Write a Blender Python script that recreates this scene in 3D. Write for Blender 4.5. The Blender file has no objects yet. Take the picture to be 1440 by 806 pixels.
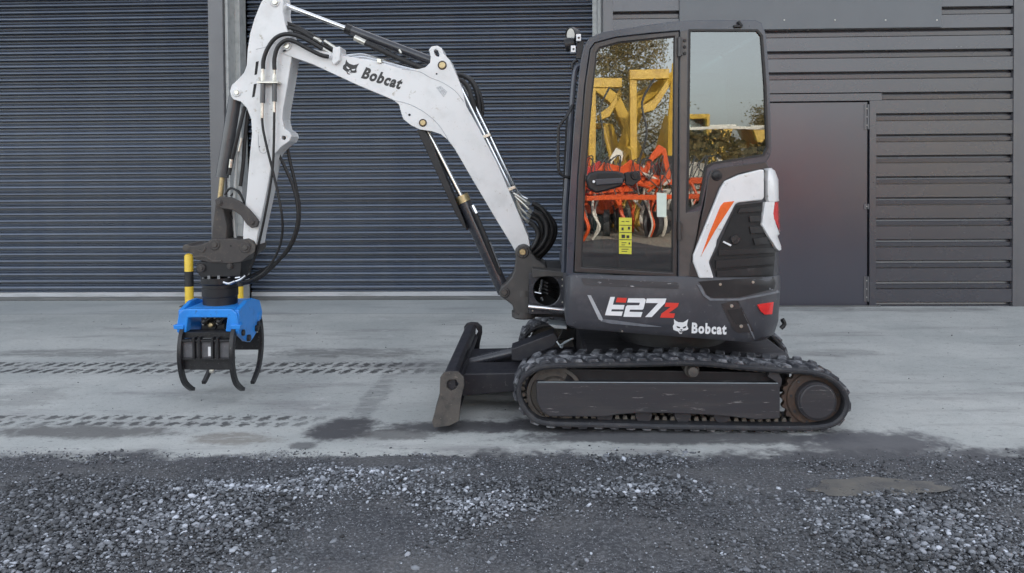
import bpy, bmesh, math, random
import numpy as np
from mathutils import Vector, Matrix
from mathutils.geometry import tessellate_polygon, delaunay_2d_cdt
from mathutils.bvhtree import BVHTree
random.seed(7); rng = np.random.default_rng(11)
S = bpy.context.scene; COL = S.collection; R = math.radians

# ------------------------------------------------------------------ camera
F, PX, PY, CAMH = 1110.0, 720.0, 258.0, 1.613
cd = bpy.data.cameras.new('camera'); cam = bpy.data.objects.new('camera', cd); COL.objects.link(cam)
cd.sensor_width = 36; cd.lens = F / 1440 * 36; cd.clip_end = 2000; cd.clip_start = .05
cd.shift_y = -(403 - PY) / 1440
ROT = Matrix.Rotation(R(2.0), 3, 'Z') @ Matrix.Rotation(R(90 - 1.2), 3, 'X') @ Matrix.Rotation(-.008, 3, 'Z')
cam.matrix_world = Matrix.Translation((0, 0, CAMH)) @ ROT.to_4x4()
S.camera = cam
def ray(px, py): return ROT @ Vector(((px - PX) / F, -(py - PY) / F, -1))
def U(px, py, Y):                       # photo pixel -> point on the vertical plane y = Y
    d = ray(px, py); t = Y / d.y; return Vector((d.x * t, Y, CAMH + d.z * t))
def G(px, py, z=0):                     # photo pixel -> point on the ground
    d = ray(px, py); t = (z - CAMH) / d.z; return Vector((d.x * t, d.y * t, z))

# ------------------------------------------------------------------ light
SUN_E, SUN_A = R(24), R(14)
W = bpy.data.worlds.new('World'); S.world = W; W.use_nodes = True
nt = W.node_tree; sky = nt.nodes.new('ShaderNodeTexSky'); sky.sky_type = 'NISHITA'; sky.sun_disc = False
sky.sun_elevation = SUN_E; sky.sun_rotation = SUN_A; sky.air_density = 1.0; sky.dust_density = 2.5; sky.ozone_density = 1.0
hs = nt.nodes.new('ShaderNodeHueSaturation'); hs.inputs['Saturation'].default_value = .31
nt.links.new(sky.outputs[0], hs.inputs['Color']); nt.links.new(hs.outputs[0], nt.nodes['Background'].inputs[0])
nt.nodes['Background'].inputs[1].default_value = .15
sl = bpy.data.lights.new('sun', 'SUN'); sl.energy = 2.4; sl.angle = R(.5); sl.color = (1, .93, .82)
so = bpy.data.objects.new('sun', sl); COL.objects.link(so)
so.rotation_euler = Vector((-math.sin(SUN_A) * math.cos(SUN_E), -math.cos(SUN_A) * math.cos(SUN_E), -math.sin(SUN_E))).to_track_quat('-Z', 'Y').to_euler()
so.location = (6, 40, 25)
S.view_settings.view_transform = 'Standard'; S.view_settings.look = 'None'
S.view_settings.exposure = 1.95; S.view_settings.gamma = 1

# ------------------------------------------------------------------ materials
class N:                                # tiny node helper
    def __init__(s, name):
        s.m = bpy.data.materials.new(name); s.m.use_nodes = True; s.t = s.m.node_tree
        s.b = s.t.nodes['Principled BSDF']
    def n(s, typ, **kw):
        o = s.t.nodes.new(typ)
        for k, v in kw.items(): setattr(o, k, v)
        return o
    def set(s, sock, v):
        if hasattr(v, 'links') or isinstance(v, bpy.types.NodeSocket): s.t.links.new(v, sock)
        else: sock.default_value = v
    def math(s, op, a, b=0., c=0.):
        o = s.n('ShaderNodeMath', operation=op)
        for i, v in enumerate((a, b, c)): s.set(o.inputs[i], v)
        return o.outputs[0]
    def noise(s, sc, det=4, rough=.55, vec=None, dist=0):
        o = s.n('ShaderNodeTexNoise'); o.inputs['Scale'].default_value = sc
        o.inputs['Detail'].default_value = det; o.inputs['Roughness'].default_value = rough
        o.inputs['Distortion'].default_value = dist
        if vec is not None: s.set(o.inputs['Vector'], vec)
        return o.outputs['Fac']
    def ramp(s, v, a, b):               # smoothstep a..b -> 0..1
        o = s.n('ShaderNodeMapRange', interpolation_type='SMOOTHSTEP')
        s.set(o.inputs[0], v); o.inputs[1].default_value = a; o.inputs[2].default_value = b
        return o.outputs[0]
    def mix(s, f, a, b):
        o = s.n('ShaderNodeMix', data_type='RGBA'); s.set(o.inputs[0], f)
        for i, v in ((6, a), (7, b)):
            if isinstance(v, tuple) and len(v) == 3: v = v + (1,)
            s.set(o.inputs[i], v)
        return o.outputs[2]
    def bump(s, h, st, dist=.01):
        o = s.n('ShaderNodeBump'); o.inputs['Strength'].default_value = st; o.inputs['Distance'].default_value = dist
        s.set(o.inputs['Height'], h); s.t.links.new(o.outputs[0], s.b.inputs['Normal'])
    def scale(s, vec, v):
        o = s.n('ShaderNodeVectorMath', operation='MULTIPLY'); s.set(o.inputs[0], vec); o.inputs[1].default_value = v; return o.outputs[0]
    def pos(s): return s.n('ShaderNodeNewGeometry').outputs['Position']
def mat(name, col, col2=None, rough=.5, metal=0., sc=9., lo=.45, hi=.7, bump=.0, bsc=120., rvar=.12, spec=.5, coat=0., stretch=None, col3=None):
    a = N(name); p = a.pos()
    if stretch: p = a.scale(p, stretch)
    f = a.noise(sc, 6, .6, p)
    c = a.mix(a.ramp(f, lo, hi), col, col2 or tuple(x * .75 for x in col))
    if col3: c = a.mix(a.ramp(a.noise(sc * 3.7, 8, .7, p), .60, .68), c, col3)
    a.set(a.b.inputs['Base Color'], c)
    a.set(a.b.inputs['Roughness'], a.math('MULTIPLY_ADD', a.noise(sc * 2.3, 4, .6, p), rvar * 2, rough - rvar))
    a.b.inputs['Metallic'].default_value = metal
    a.b.inputs['Specular IOR Level'].default_value = spec
    if coat: a.b.inputs['Coat Weight'].default_value = coat; a.b.inputs['Coat Roughness'].default_value = .12
    if bump: a.bump(a.noise(bsc, 5, .6, p), bump, .004)
    return a.m
M = {}
M['white'] = mat('white_paint', (.74, .74, .74), (.64, .64, .635), .32, sc=5, bump=.06, bsc=60, coat=.3, col3=(.46, .43, .38))
M['char'] = mat('charcoal_plastic', (.046, .047, .056), (.070, .071, .080), .42, sc=7, bump=.12, bsc=350, col3=(.10, .10, .105))
M['cabp'] = mat('cab_frame_paint', (.036, .031, .031), (.026, .024, .025), .36, sc=6, bump=.05, bsc=300, coat=.25)
M['roofp'] = mat('roof_rail_paint', (.035, .042, .06), (.05, .055, .07), .3, sc=6, coat=.4)
M['pillar'] = mat('pillar_paint', (.085, .076, .072), (.06, .055, .055), .38, sc=7, coat=.2)
M['blackp'] = mat('black_plastic', (.009, .009, .011), (.016, .016, .018), .45, sc=12, bump=.1, bsc=300)
M['rubber'] = mat('hose_rubber', (.012, .012, .013), (.022, .021, .021), .5, sc=30, bump=.25, bsc=260)
M['track'] = mat('track_rubber', (.024, .025, .030), (.044, .043, .045), .62, sc=14, bump=.3, bsc=90, col3=(.13, .125, .12))
M['lug'] = mat('track_lug_rubber', (.042, .044, .052), (.22, .225, .24), .55, sc=16, lo=.46, hi=.64, bump=.3, bsc=90)
M['tooth'] = mat('track_drive_lug', (.13, .115, .095), (.07, .062, .055), .7, sc=40)
M['edge'] = mat('painted_edge_highlight', (.17, .18, .20), (.12, .125, .14), .35, sc=20)  # pale grey; along the skirt crease it paints the bevel highlight
M['plate'] = mat('worn_grey_plate', (.13, .13, .14), (.09, .09, .098), .45, sc=14, bump=.15, bsc=90, col3=(.25, .24, .23))
M['deepb'] = mat('deep_black_mesh', (.006, .006, .007), (.010, .010, .011), .6, sc=30)
M['under'] = mat('undercarriage_paint', (.033, .032, .037), (.046, .043, .045), .5, sc=9, bump=.15, bsc=120, col3=(.20, .19, .185), stretch=(.22, 1, 2.2))
M['rust'] = mat('rusty_sprocket_steel', (.06, .042, .034), (.10, .062, .042), .68, sc=18, bump=.3, bsc=140)
M['mudsteel'] = mat('muddy_steel', (.085, .075, .066), (.05, .046, .044), .66, sc=16, bump=.35, bsc=120, col3=(.17, .145, .12))
M['blade'] = mat('blade_paint', (.022, .022, .029), (.036, .035, .039), .5, sc=10, bump=.2, bsc=100, col3=(.10, .095, .09))
M['coupler'] = mat('coupler_steel', (.052, .046, .044), (.075, .064, .056), .55, sc=17, bump=.3, bsc=120, col3=(.13, .105, .08))
M['post'] = mat('swing_post_paint', (.058, .055, .053), (.075, .07, .066), .5, sc=12, bump=.15, bsc=120)
M['dcyl'] = mat('cylinder_paint', (.030, .032, .040), (.042, .043, .05), .28, sc=8, coat=.4)
M['gcyl'] = mat('grey_cylinder_paint', (.07, .072, .078), (.09, .09, .092), .32, sc=8, coat=.3)
M['chrome'] = mat('chrome_rod', (.78, .79, .80), (.68, .68, .69), .16, 1., sc=14, rvar=.05)
M['zinc'] = mat('zinc_fitting', (.62, .60, .54), (.45, .43, .38), .34, 1., sc=40)
M['brass'] = mat('brass_pin', (.52, .42, .24), (.36, .28, .16), .4, .9, sc=50)
M['blue'] = mat('blue_paint', (.022, .27, .80), (.019, .22, .68), .36, sc=9, bump=.05, bsc=90, coat=.3, col3=(.03, .16, .45))
M['clawp'] = mat('black_claw_steel', (.012, .012, .014), (.022, .022, .024), .38, sc=18, bump=.2, bsc=120, col3=(.16, .15, .14))
M['orange'] = mat('orange_reflector', (.80, .13, .015), (.66, .09, .012), .22, sc=20, coat=.6)
M['red'] = mat('red_lens', (.72, .028, .025), (.58, .02, .02), .2, sc=20, coat=.7)
M['decw'] = mat('white_decal', (.80, .80, .81), (.74, .74, .75), .4, sc=20)
M['decr'] = mat('red_decal', (.68, .045, .03), (.60, .035, .025), .4, sc=20)
M['deck'] = mat('black_decal', (.022, .022, .024), (.03, .03, .03), .4, sc=20)
M['grey'] = mat('grey_decal', (.42, .43, .45), (.36, .37, .39), .4, sc=20)
M['yelab'] = mat('yellow_label', (.62, .60, .06), (.54, .52, .05), .5, sc=20)
M['seat'] = mat('seat_vinyl', (.05, .055, .06), (.04, .042, .045), .6, sc=20, bump=.2, bsc=200)
M['yellow'] = mat('yellow_bollard_paint', (.82, .56, .05), (.74, .48, .04), .42, sc=20, bump=.08, bsc=90, col3=(.58, .38, .06))
M['blackb'] = mat('black_bollard_band', (.02, .02, .022), (.03, .03, .03), .45, sc=20)
M['shut'] = mat('shutter_paint', (.080, .102, .145), (.096, .117, .155), .34, sc=3.2, lo=.4, hi=.62, bump=.03, bsc=20, stretch=(1.3, 1, .12), rvar=.08)
M['clad'] = mat('cladding_paint', (.036, .037, .048), (.043, .043, .054), .27, sc=1.2, bump=.05, bsc=6, stretch=(.6, 1, 1.), rvar=.05)
M['doorp'] = mat('door_paint', (.034, .036, .052), (.041, .042, .055), .24, sc=1.0, bump=.04, bsc=4, rvar=.05)
M['flash'] = mat('flashing_paint', (.080, .080, .088), (.092, .091, .096), .36, sc=2, bump=.04, bsc=8)
M['signp'] = mat('blank_sign_paint', (.118, .128, .138), (.110, .118, .128), .42, sc=1.4, bump=.02, bsc=8)
M['galv'] = mat('galvanised_steel', (.44, .45, .44), (.34, .35, .345), .5, .15, sc=12, bump=.1, bsc=60)
M['bar'] = mat('shutter_bottom_bar', (.44, .445, .46), (.35, .355, .36), .45, sc=3, stretch=(1, 1, 6))
M['sill'] = mat('threshold_seal', (.115, .118, .118), (.16, .16, .155), .7, sc=5, stretch=(.6, 1, 8))
M['dark'] = mat('dark_interior', (.012, .012, .013), (.016, .016, .016), .7)
M['strap'] = mat('pale_steel_step', (.36, .40, .42), (.28, .31, .33), .45, .3, sc=20)

a = M['shut']; t_ = a.node_tree; b_ = t_.nodes['Principled BSDF']; oi = t_.nodes.new('ShaderNodeObjectInfo'); mr = t_.nodes.new('ShaderNodeMapRange'); mr.inputs[3].default_value = .82; mr.inputs[4].default_value = 1.14
hv = t_.nodes.new('ShaderNodeHueSaturation'); lk = b_.inputs['Base Color'].links[0].from_socket; t_.links.new(oi.outputs['Random'], mr.inputs[0]); t_.links.new(mr.outputs[0], hv.inputs['Value']); t_.links.new(lk, hv.inputs['Color']); t_.links.new(hv.outputs[0], b_.inputs['Base Color'])
for nm, io in (('clad', 1.75), ('doorp', 1.75), ('flash', 1.7), ('shut', 1.7)): M[nm].node_tree.nodes['Principled BSDF'].inputs['IOR'].default_value = io
def glass_mat(name, tint, fac, rough=.0):
    a = N(name); t = a.t; t.nodes.remove(a.b)
    tr = a.n('ShaderNodeBsdfTransparent'); tr.inputs[0].default_value = tint + (1,)
    gl = a.n('ShaderNodeBsdfGlossy'); gl.inputs['Roughness'].default_value = rough; gl.inputs[0].default_value = (1, 1, 1, 1)
    fr = a.n('ShaderNodeFresnel'); fr.inputs[0].default_value = 1.5
    nz = a.noise(2.0, 0); bp = a.n('ShaderNodeBump'); bp.inputs['Strength'].default_value = .035; bp.inputs['Distance'].default_value = .02
    t.links.new(nz, bp.inputs['Height']); t.links.new(bp.outputs[0], gl.inputs['Normal'])
    mx = a.n('ShaderNodeMixShader'); a.set(mx.inputs[0], a.math('ADD', fr.outputs[0], fac))
    t.links.new(tr.outputs[0], mx.inputs[1]); t.links.new(gl.outputs[0], mx.inputs[2])
    t.links.new(mx.outputs[0], t.nodes['Material Output'].inputs[0]); return a.m
M['glass'] = glass_mat('tinted_door_glass', (.30, .35, .34), .115)
M['glass2'] = glass_mat('tinted_rear_glass', (.30, .39, .39), .08)
M['glassf'] = glass_mat('clear_cab_glass', (.72, .78, .77), .02)

# ------------------------------------------------------------------ mesh helpers
ORG = Vector((0, 0, 0))
def mk(name, geoms, m, parent=None, smooth=False, bevel=0., sub=0, shade=None):
    V, Fc = [], []
    for v, f in geoms:
        o = len(V); V += [Vector(p) - ORG for p in v]; Fc += [tuple(i + o for i in q) for q in f]
    me = bpy.data.meshes.new(name); me.from_pydata(V, [], Fc); me.update()
    bm = bmesh.new(); bm.from_mesh(me); bmesh.ops.recalc_face_normals(bm, faces=bm.faces); bm.to_mesh(me); bm.free()
    me.materials.append(M[m] if isinstance(m, str) else m)
    if smooth:
        me.polygons.foreach_set('use_smooth', [True] * len(me.polygons))
        try: me.set_sharp_from_angle(angle=R(shade or 40))
        except Exception: pass
    o = bpy.data.objects.new(name, me); COL.objects.link(o)
    if parent: o.parent = parent
    else: o.location = ORG
    if bevel:
        b = o.modifiers.new('bevel', 'BEVEL'); b.width = bevel; b.segments = 2; b.limit_method = 'ANGLE'; b.angle_limit = R(35)
    return o
def copyo(o, parent, loc=None, rot=None):
    c = o.copy(); COL.objects.link(c); c.parent = parent
    if loc is not None: c.location = loc
    if rot is not None: c.rotation_euler = rot
    return c
def each(name, geoms, *a, **k): return [mk(name, [g], *a, **k) for g in geoms]
def thing(name, label, cat, loc, group=None):
    o = bpy.data.objects.new(name, None); o.empty_display_size = .1; COL.objects.link(o); o.location = loc
    o['label'] = label; o['category'] = cat
    if group: o['group'] = group
    return o
def g_box(x0, x1, y0, y1, z0, z1):
    v = [(x, y, z) for x in (x0, x1) for y in (y0, y1) for z in (z0, z1)]
    return v, [(0, 1, 3, 2), (4, 6, 7, 5), (0, 4, 5, 1), (2, 3, 7, 6), (0, 2, 6, 4), (1, 5, 7, 3)]
def g_ext(outer, y0, y1, holes=()):     # polygon in (x, z), extruded from y0 to y1
    loops = [list(outer)] + [list(h) for h in holes]; v = []; f = []; starts = []
    for lp in loops:
        starts.append(len(v)); v += [(x, y0, z) for x, z in lp]
    n = len(v); v += [(x, y1, z) for x, _, z in v]
    if holes:
        tris = tessellate_polygon([[Vector((x, z, 0)) for x, z in lp] for lp in loops])
        for t in tris: f.append(tuple(t)); f.append(tuple(i + n for i in reversed(t)))
    else: f.append(tuple(range(n))); f.append(tuple(reversed(range(n, 2 * n))))
    for s, lp in zip(starts, loops):
        k = len(lp)
        for i in range(k): a, b = s + i, s + (i + 1) % k; f.append((a, b, b + n, a + n))
    return v, f
def px2xz(poly, Y): return [(p.x, p.z) for p in (U(x, y, Y) for x, y in poly)]
def g_px(poly, d0, d1, holes=()):       # traced outline at depth d0 from the machine's centre plane
    return g_ext(px2xz(poly, YC + d0), YC + d0, YC + d1, [px2xz(h, YC + d0) for h in holes])
def spline(pts, n=6, cyc=False):
    P = [Vector(p) for p in pts]; k = len(P); out = []
    for i in range(k if cyc else k - 1):
        p0 = P[(i - 1) % k] if cyc else P[max(i - 1, 0)]; p1 = P[i]; p2 = P[(i + 1) % k]
        p3 = P[(i + 2) % k] if cyc else P[min(i + 2, k - 1)]
        for j in range(n):
            t = j / n
            out.append(.5 * ((2 * p1) + (p2 - p0) * t + (2 * p0 - 5 * p1 + 4 * p2 - p3) * t * t + (3 * p1 - p0 - 3 * p2 + p3) * t ** 3))
    if not cyc: out.append(P[-1])
    return out
def g_tube(pts, r, n=8, sm=6):
    P = spline(pts, sm) if sm and len(pts) > 2 else [Vector(p) for p in pts]
    rr = r if isinstance(r, (list, tuple)) else [r] * len(P)
    v = []; f = []; ref = None
    for i, p in enumerate(P):
        t = (P[min(i + 1, len(P) - 1)] - P[max(i - 1, 0)]).normalized()
        if ref is None: ref = t.orthogonal().normalized()
        ref = (ref - t * ref.dot(t)).normalized(); b = t.cross(ref)
        q = rr[min(int(i * len(rr) / len(P)), len(rr) - 1)] if len(rr) != len(P) else rr[i]
        for j in range(n): a = 2 * math.pi * j / n; v.append(p + (ref * math.cos(a) + b * math.sin(a)) * q)
    for i in range(len(P) - 1):
        for j in range(n): a = i * n + j; b2 = i * n + (j + 1) % n; f.append((a, b2, b2 + n, a + n))
    f.append(tuple(range(n))); f.append(tuple(range((len(P) - 1) * n, len(P) * n)))
    return v, f
def g_lathe(c, axis, prof, n=24):       # prof: (distance along axis, radius)
    ax = Vector(axis).normalized(); u = ax.orthogonal().normalized(); w = ax.cross(u); c = Vector(c); v = []; f = []
    for t, r in prof:
        for j in range(n): a = 2 * math.pi * j / n; v.append(c + ax * t + (u * math.cos(a) + w * math.sin(a)) * max(r, 1e-4))
    for i in range(len(prof) - 1):
        for j in range(n): a = i * n + j; b = i * n + (j + 1) % n; f.append((a, b, b + n, a + n))
    f.append(tuple(range(n))); f.append(tuple(range((len(prof) - 1) * n, len(prof) * n)))
    return v, f
def g_disc(px, py, d, rpx, th, n=20, dome=.3):   # round boss facing the camera side
    c = U(px, py, YC + d); r = rpx * (YC + d) / F
    return g_lathe(c, (0, -1, 0), [(-th, r), (0, r), (th * dome, r * .86), (th * dome, 0.0005)], n)
def pp(px, py, d): return U(px, py, YC + d)
def pxs(d): return (YC + d) / F         # metres per photo pixel at that depth
def g_wrap(poly, bvh, off, th, step=5):  # a traced outline laid on a curved body as a thin solid panel
    P = [Vector(p) for p in poly]; xs = [p.x for p in P]; ys = [p.y for p in P]
    B = []
    for i, p in enumerate(P):
        q = P[(i + 1) % len(P)]; k = max(1, int((q - p).length / step))
        B += [p.lerp(q, j / k) for j in range(k)]
    def inside(x, y):
        c = False
        for i in range(len(P)):
            a, b = P[i], P[i - 1]
            if (a.y > y) != (b.y > y) and x < (b.x - a.x) * (y - a.y) / (b.y - a.y) + a.x: c = not c
        return c
    I = []
    y = min(ys) + step * .5
    while y < max(ys):
        x = min(xs) + step * .5
        while x < max(xs):
            if inside(x, y) and min((Vector((x, y)) - b).length for b in B) > step * .45: I.append(Vector((x, y)))
            x += step
        y += step
    n = len(B)
    vs, es, fs, *_ = delaunay_2d_cdt(B + I, [(i, (i + 1) % n) for i in range(n)], [], 1, 1e-6)
    out, inn = [], []
    for p in vs:
        d = ray(p.x, p.y).normalized(); hit = bvh.ray_cast(Vector((0, 0, CAMH)), d)
        if hit[0] is None: hit = bvh.find_nearest(Vector((0, 0, CAMH)) + d * (YC - .5))
        nn = hit[1] if hit[1].dot(d) < 0 else -hit[1]
        out.append(hit[0] + nn * off); inn.append(hit[0] + nn * (off - th))
    k = len(vs); F2 = []; cnt = {}
    for t in fs:
        F2.append(tuple(t)); F2.append(tuple(i + k for i in reversed(t)))
        for i in range(len(t)):
            a, b = t[i], t[(i + 1) % len(t)]; cnt.setdefault((min(a, b), max(a, b)), []).append((a, b))
    for e in cnt.values():
        if len(e) == 1: a, b = e[0]; F2.append((b, a, a + k, b + k))
    return out + inn, F2
def text_px(name, s, bl, br, hpx, surf, m, parent, bold=.02, shear=0.):
    c = bpy.data.curves.new('lettering', 'FONT'); c.body = s; c.offset = bold; c.space_character = 1.16; c.resolution_u = 3
    o = bpy.data.objects.new('lettering', c); COL.objects.link(o)
    dg = bpy.context.evaluated_depsgraph_get(); me = bpy.data.meshes.new_from_object(o.evaluated_get(dg))
    bpy.data.objects.remove(o); bpy.data.curves.remove(c)
    co = [v.co.copy() for v in me.vertices]; x0 = min(v.x for v in co); x1 = max(v.x for v in co); y0 = min(v.y for v in co); y1 = max(v.y for v in co)
    bl, br = Vector(bl), Vector(br); e = br - bl; up = Vector((e.y, -e.x)).normalized() * hpx
    V = []
    for v in co:
        uu = (v.x - x0) / (x1 - x0); vv = (v.y - y0) / (y1 - y0); q = bl + e * uu + up * vv + e.normalized() * shear * vv * hpx
        V.append(surf(q.x, q.y))
    fs = [tuple(p.vertices) for p in me.polygons]; bpy.data.meshes.remove(me)
    return mk(name, [(V, fs)], m, parent)

# ------------------------------------------------------------------ key depths
YN = G(962, 611).y; YC = YN + .775      # outer face / centre plane of the machine
YW = G(1150, 432).y                     # face of the wall
YS = G(200, 423).y                      # roller shutters
print('depths', YN, YC, YW, YS)

# ================================================================== SETTING
def ground():
    a = N('packed_gravel_dirt'); p = a.pos()
    n1 = a.noise(1.3, 5, .6, p); n2 = a.noise(60, 6, .7, p); n3 = a.noise(9, 4, .6, p)
    c = a.mix(a.ramp(n1, .35, .65), (.044, .047, .055), (.095, .095, .098))
    c = a.mix(a.ramp(n2, .45, .75), c, (.20, .205, .22)); c = a.mix(a.ramp(n2, .46, .28), c, (.035, .037, .045))
    a.set(a.b.inputs['Base Color'], c); a.b.inputs['Roughness'].default_value = .85
    a.bump(a.math('ADD', n2, a.math('MULTIPLY', n3, .6)), .6, .02)
    M['dirt'] = a.m
    v = []; f = []
    X = [-400, -40, -9] + list(np.linspace(-8, 8, 260)) + [9, 40, 400]; Y = [-400, -60, -12] + list(np.linspace(1.8, 4.9, 40)) + [12, 60, 400]
    for y in Y:
        for x in X:
            z = -.012
            if -8.5 < x < 8.5 and 1.7 < y < 4.6:
                ye = y + .05 * math.sin(x * 1.7) + .035 * math.sin(x * 4.1 + 1) + .02 * math.sin(x * 9.3); k = min(1, max(0, (4.42 - ye) / .30)); k = k * k * (3 - 2 * k)
                z += .024 * k + .006 * k * math.sin(x * 2.1 + y * 3) * math.sin(y * 2.3 - x)
            v.append((x, y, z))
    w = len(X)
    for j in range(len(Y) - 1):
        for i in range(w - 1): f.append((j * w + i, j * w + i + 1, (j + 1) * w + i + 1, (j + 1) * w + i))
    o = mk('gravel_yard', [(v, f)], 'dirt', smooth=True); o['kind'] = 'structure'
ground()

def slab():
    a = N('dirty_concrete'); p = a.pos(); sx = a.n('ShaderNodeSeparateXYZ'); a.set(sx.inputs[0], p); x, y = sx.outputs[0], sx.outputs[1]
    big = a.noise(.9, 5, .6, p); mid = a.noise(5, 6, .65, p); fine = a.noise(140, 4, .7, p); st = a.noise(2.2, 6, .65, a.scale(p, (.35, 1.6, 1)))
    c = a.mix(a.ramp(big, .35, .65), (.385, .402, .392), (.49, .50, .482))
    c = a.mix(a.ramp(st, .5, .72), c, (.29, .292, .29)); c = a.mix(a.ramp(mid, .58, .72), c, (.50, .51, .50))
    c = a.mix(a.math('MULTIPLY', a.ramp(fine, .54, .70), .6), c, (.17, .17, .172))
    sp = a.noise(30, 5, .75, a.scale(p, (.6, 1.4, 1))); c = a.mix(a.math('MULTIPLY', a.ramp(sp, .58, .66), .75), c, (.16, .16, .162)); c = a.mix(a.math('MULTIPLY', a.ramp(sp, .42, .30), .6), c, (.46, .48, .48))
    wob = a.math('MULTIPLY_ADD', a.noise(2.6, 6, .65, p), 1.0, -.5); wob3 = a.math('MULTIPLY_ADD', a.noise(24, 4, .6, p), 1.0, -.5); wob2 = a.math('MULTIPLY_ADD', a.noise(11, 5, .65, p), 1.0, -.5)
    sp2 = a.noise(9, 7, .75, a.scale(p, (.45, 1.5, 1)))
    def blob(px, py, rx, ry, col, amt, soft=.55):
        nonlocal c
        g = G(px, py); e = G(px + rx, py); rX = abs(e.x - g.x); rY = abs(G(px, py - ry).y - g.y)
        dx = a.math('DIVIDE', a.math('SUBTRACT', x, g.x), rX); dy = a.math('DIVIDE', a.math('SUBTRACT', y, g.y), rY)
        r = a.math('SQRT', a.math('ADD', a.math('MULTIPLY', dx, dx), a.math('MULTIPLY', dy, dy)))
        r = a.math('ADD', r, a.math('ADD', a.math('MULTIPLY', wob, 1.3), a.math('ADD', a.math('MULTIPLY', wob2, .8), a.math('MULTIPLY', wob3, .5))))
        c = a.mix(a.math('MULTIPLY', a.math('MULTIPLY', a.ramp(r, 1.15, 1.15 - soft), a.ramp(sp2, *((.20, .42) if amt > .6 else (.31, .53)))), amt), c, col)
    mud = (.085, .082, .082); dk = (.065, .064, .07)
    # rubber crawler prints: two lines of slanted smudges across the slab
    def prints(y_px, half, pitch, amt, x_fade=None):
        nonlocal c
        for off, ph in ((-.5, 0.), (.45, .5)):
            yc = G(300, y_px).y + off * half
            dy = a.math('DIVIDE', a.math('ADD', a.math('SUBTRACT', y, yc), a.math('MULTIPLY', wob3, half * 1.3)), half * .42)
            band = a.ramp(a.math('ABSOLUTE', dy), 1.05, .45)
            u = a.math('FRACT', a.math('ADD', a.math('DIVIDE', a.math('MULTIPLY_ADD', y, -.30, x), pitch), ph + 100.))
            tri = a.math('ABSOLUTE', a.math('MULTIPLY_ADD', u, 2., -1.))
            lug = a.ramp(a.math('ADD', tri, a.math('MULTIPLY', wob3, 2.4)), .80, .36)
            m_ = a.math('MULTIPLY', band, lug); m_ = a.math('MULTIPLY', m_, a.math('MULTIPLY', a.ramp(sp2, .26, .50), a.ramp(a.noise(1.7, 5, .7, p), .26, .48)))
            if x_fade: m_ = a.math('MULTIPLY', m_, a.ramp(x, x_fade, x_fade - .5))
            c = a.mix(a.math('MULTIPLY', m_, amt), c, (.05, .05, .053))
    prints(518, .21, .115, .95, G(640, 518).x)
    prints(593, .125, .117, .85, G(500, 594).x)
    blob(120, 497, 150, 6, mud, .5); blob(500, 497, 130, 7, mud, .55); blob(350, 505, 220, 8, mud, .28)
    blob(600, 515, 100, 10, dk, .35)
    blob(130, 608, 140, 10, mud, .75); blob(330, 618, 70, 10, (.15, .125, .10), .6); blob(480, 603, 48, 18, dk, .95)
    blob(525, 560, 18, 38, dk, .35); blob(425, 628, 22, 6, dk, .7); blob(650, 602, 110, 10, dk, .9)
    blob(560, 612, 60, 8, mud, .7); blob(770, 600, 90, 12, dk, .9); blob(960, 616, 270, 11, dk, .85); blob(940, 596, 240, 14, dk, .9); blob(740, 580, 60, 22, dk, .4)  # dk blobs here paint the track's contact shadow into the slab colour
    blob(1230, 622, 120, 19, (.085, .085, .095), .9, .6); blob(1330, 645, 150, 18, (.10, .10, .108), .75, .7); blob(1180, 640, 90, 16, (.12, .12, .125), .6)  # damp staining right of the track, with the machine's shade painted in
    blob(1180, 497, 70, 6, mud, .3); blob(1120, 435, 120, 3, mud, .4); blob(1290, 436, 120, 2.5, mud, .35); blob(40, 560, 60, 16, mud, .3)
    blob(700, 520, 30, 20, mud, .3); blob(580, 648, 200, 7, mud, .6); blob(900, 652, 200, 6, mud, .5)
    # muddy front edge
    edge = a.math('ADD', y, a.math('ADD', a.math('MULTIPLY', wob, .55), a.math('MULTIPLY', wob2, .28)))
    edge = a.math('ADD', edge, a.math('MULTIPLY', x, -.02))
    c = a.mix(a.ramp(edge, 4.46, 4.32), c, (.082, .083, .09))
    c = a.mix(a.math('MULTIPLY', a.ramp(fine, .55, .7), a.ramp(edge, 4.46, 4.32)), c, (.15, .152, .16))
    # casting joints in the slab
    jy = a.math('ABSOLUTE', a.math('SUBTRACT', y, G(300, 442).y)); c = a.mix(a.math('MULTIPLY', a.ramp(jy, .022, .006), a.math('MULTIPLY', a.ramp(x, 1.2, .8), .45)), c, (.13, .135, .14))
    c = a.mix(a.math('MULTIPLY', a.ramp(y, G(300, 442).y - .01, G(300, 442).y + .01), a.math('MULTIPLY', a.ramp(x, 1.2, .8), .35)), c, (.36, .39, .40))
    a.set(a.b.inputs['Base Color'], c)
    a.set(a.b.inputs['Roughness'], a.math('MULTIPLY_ADD', mid, .3, .5)); a.b.inputs['Specular IOR Level'].default_value = .4
    a.bump(a.math('ADD', fine, a.math('MULTIPLY', mid, 2.)), .35, .004)
    M['conc'] = a.m
    xs = np.linspace(-15, 13, 160); v = []; f = []
    for xx in xs: v.append((xx, 3.9, .004))
    for xx in xs: v.append((xx, YS + .3, .004))
    n = len(xs)
    for i in range(n - 1): f.append((i, i + 1, n + i + 1, n + i))
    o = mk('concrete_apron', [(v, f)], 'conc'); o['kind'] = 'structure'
slab()

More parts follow.
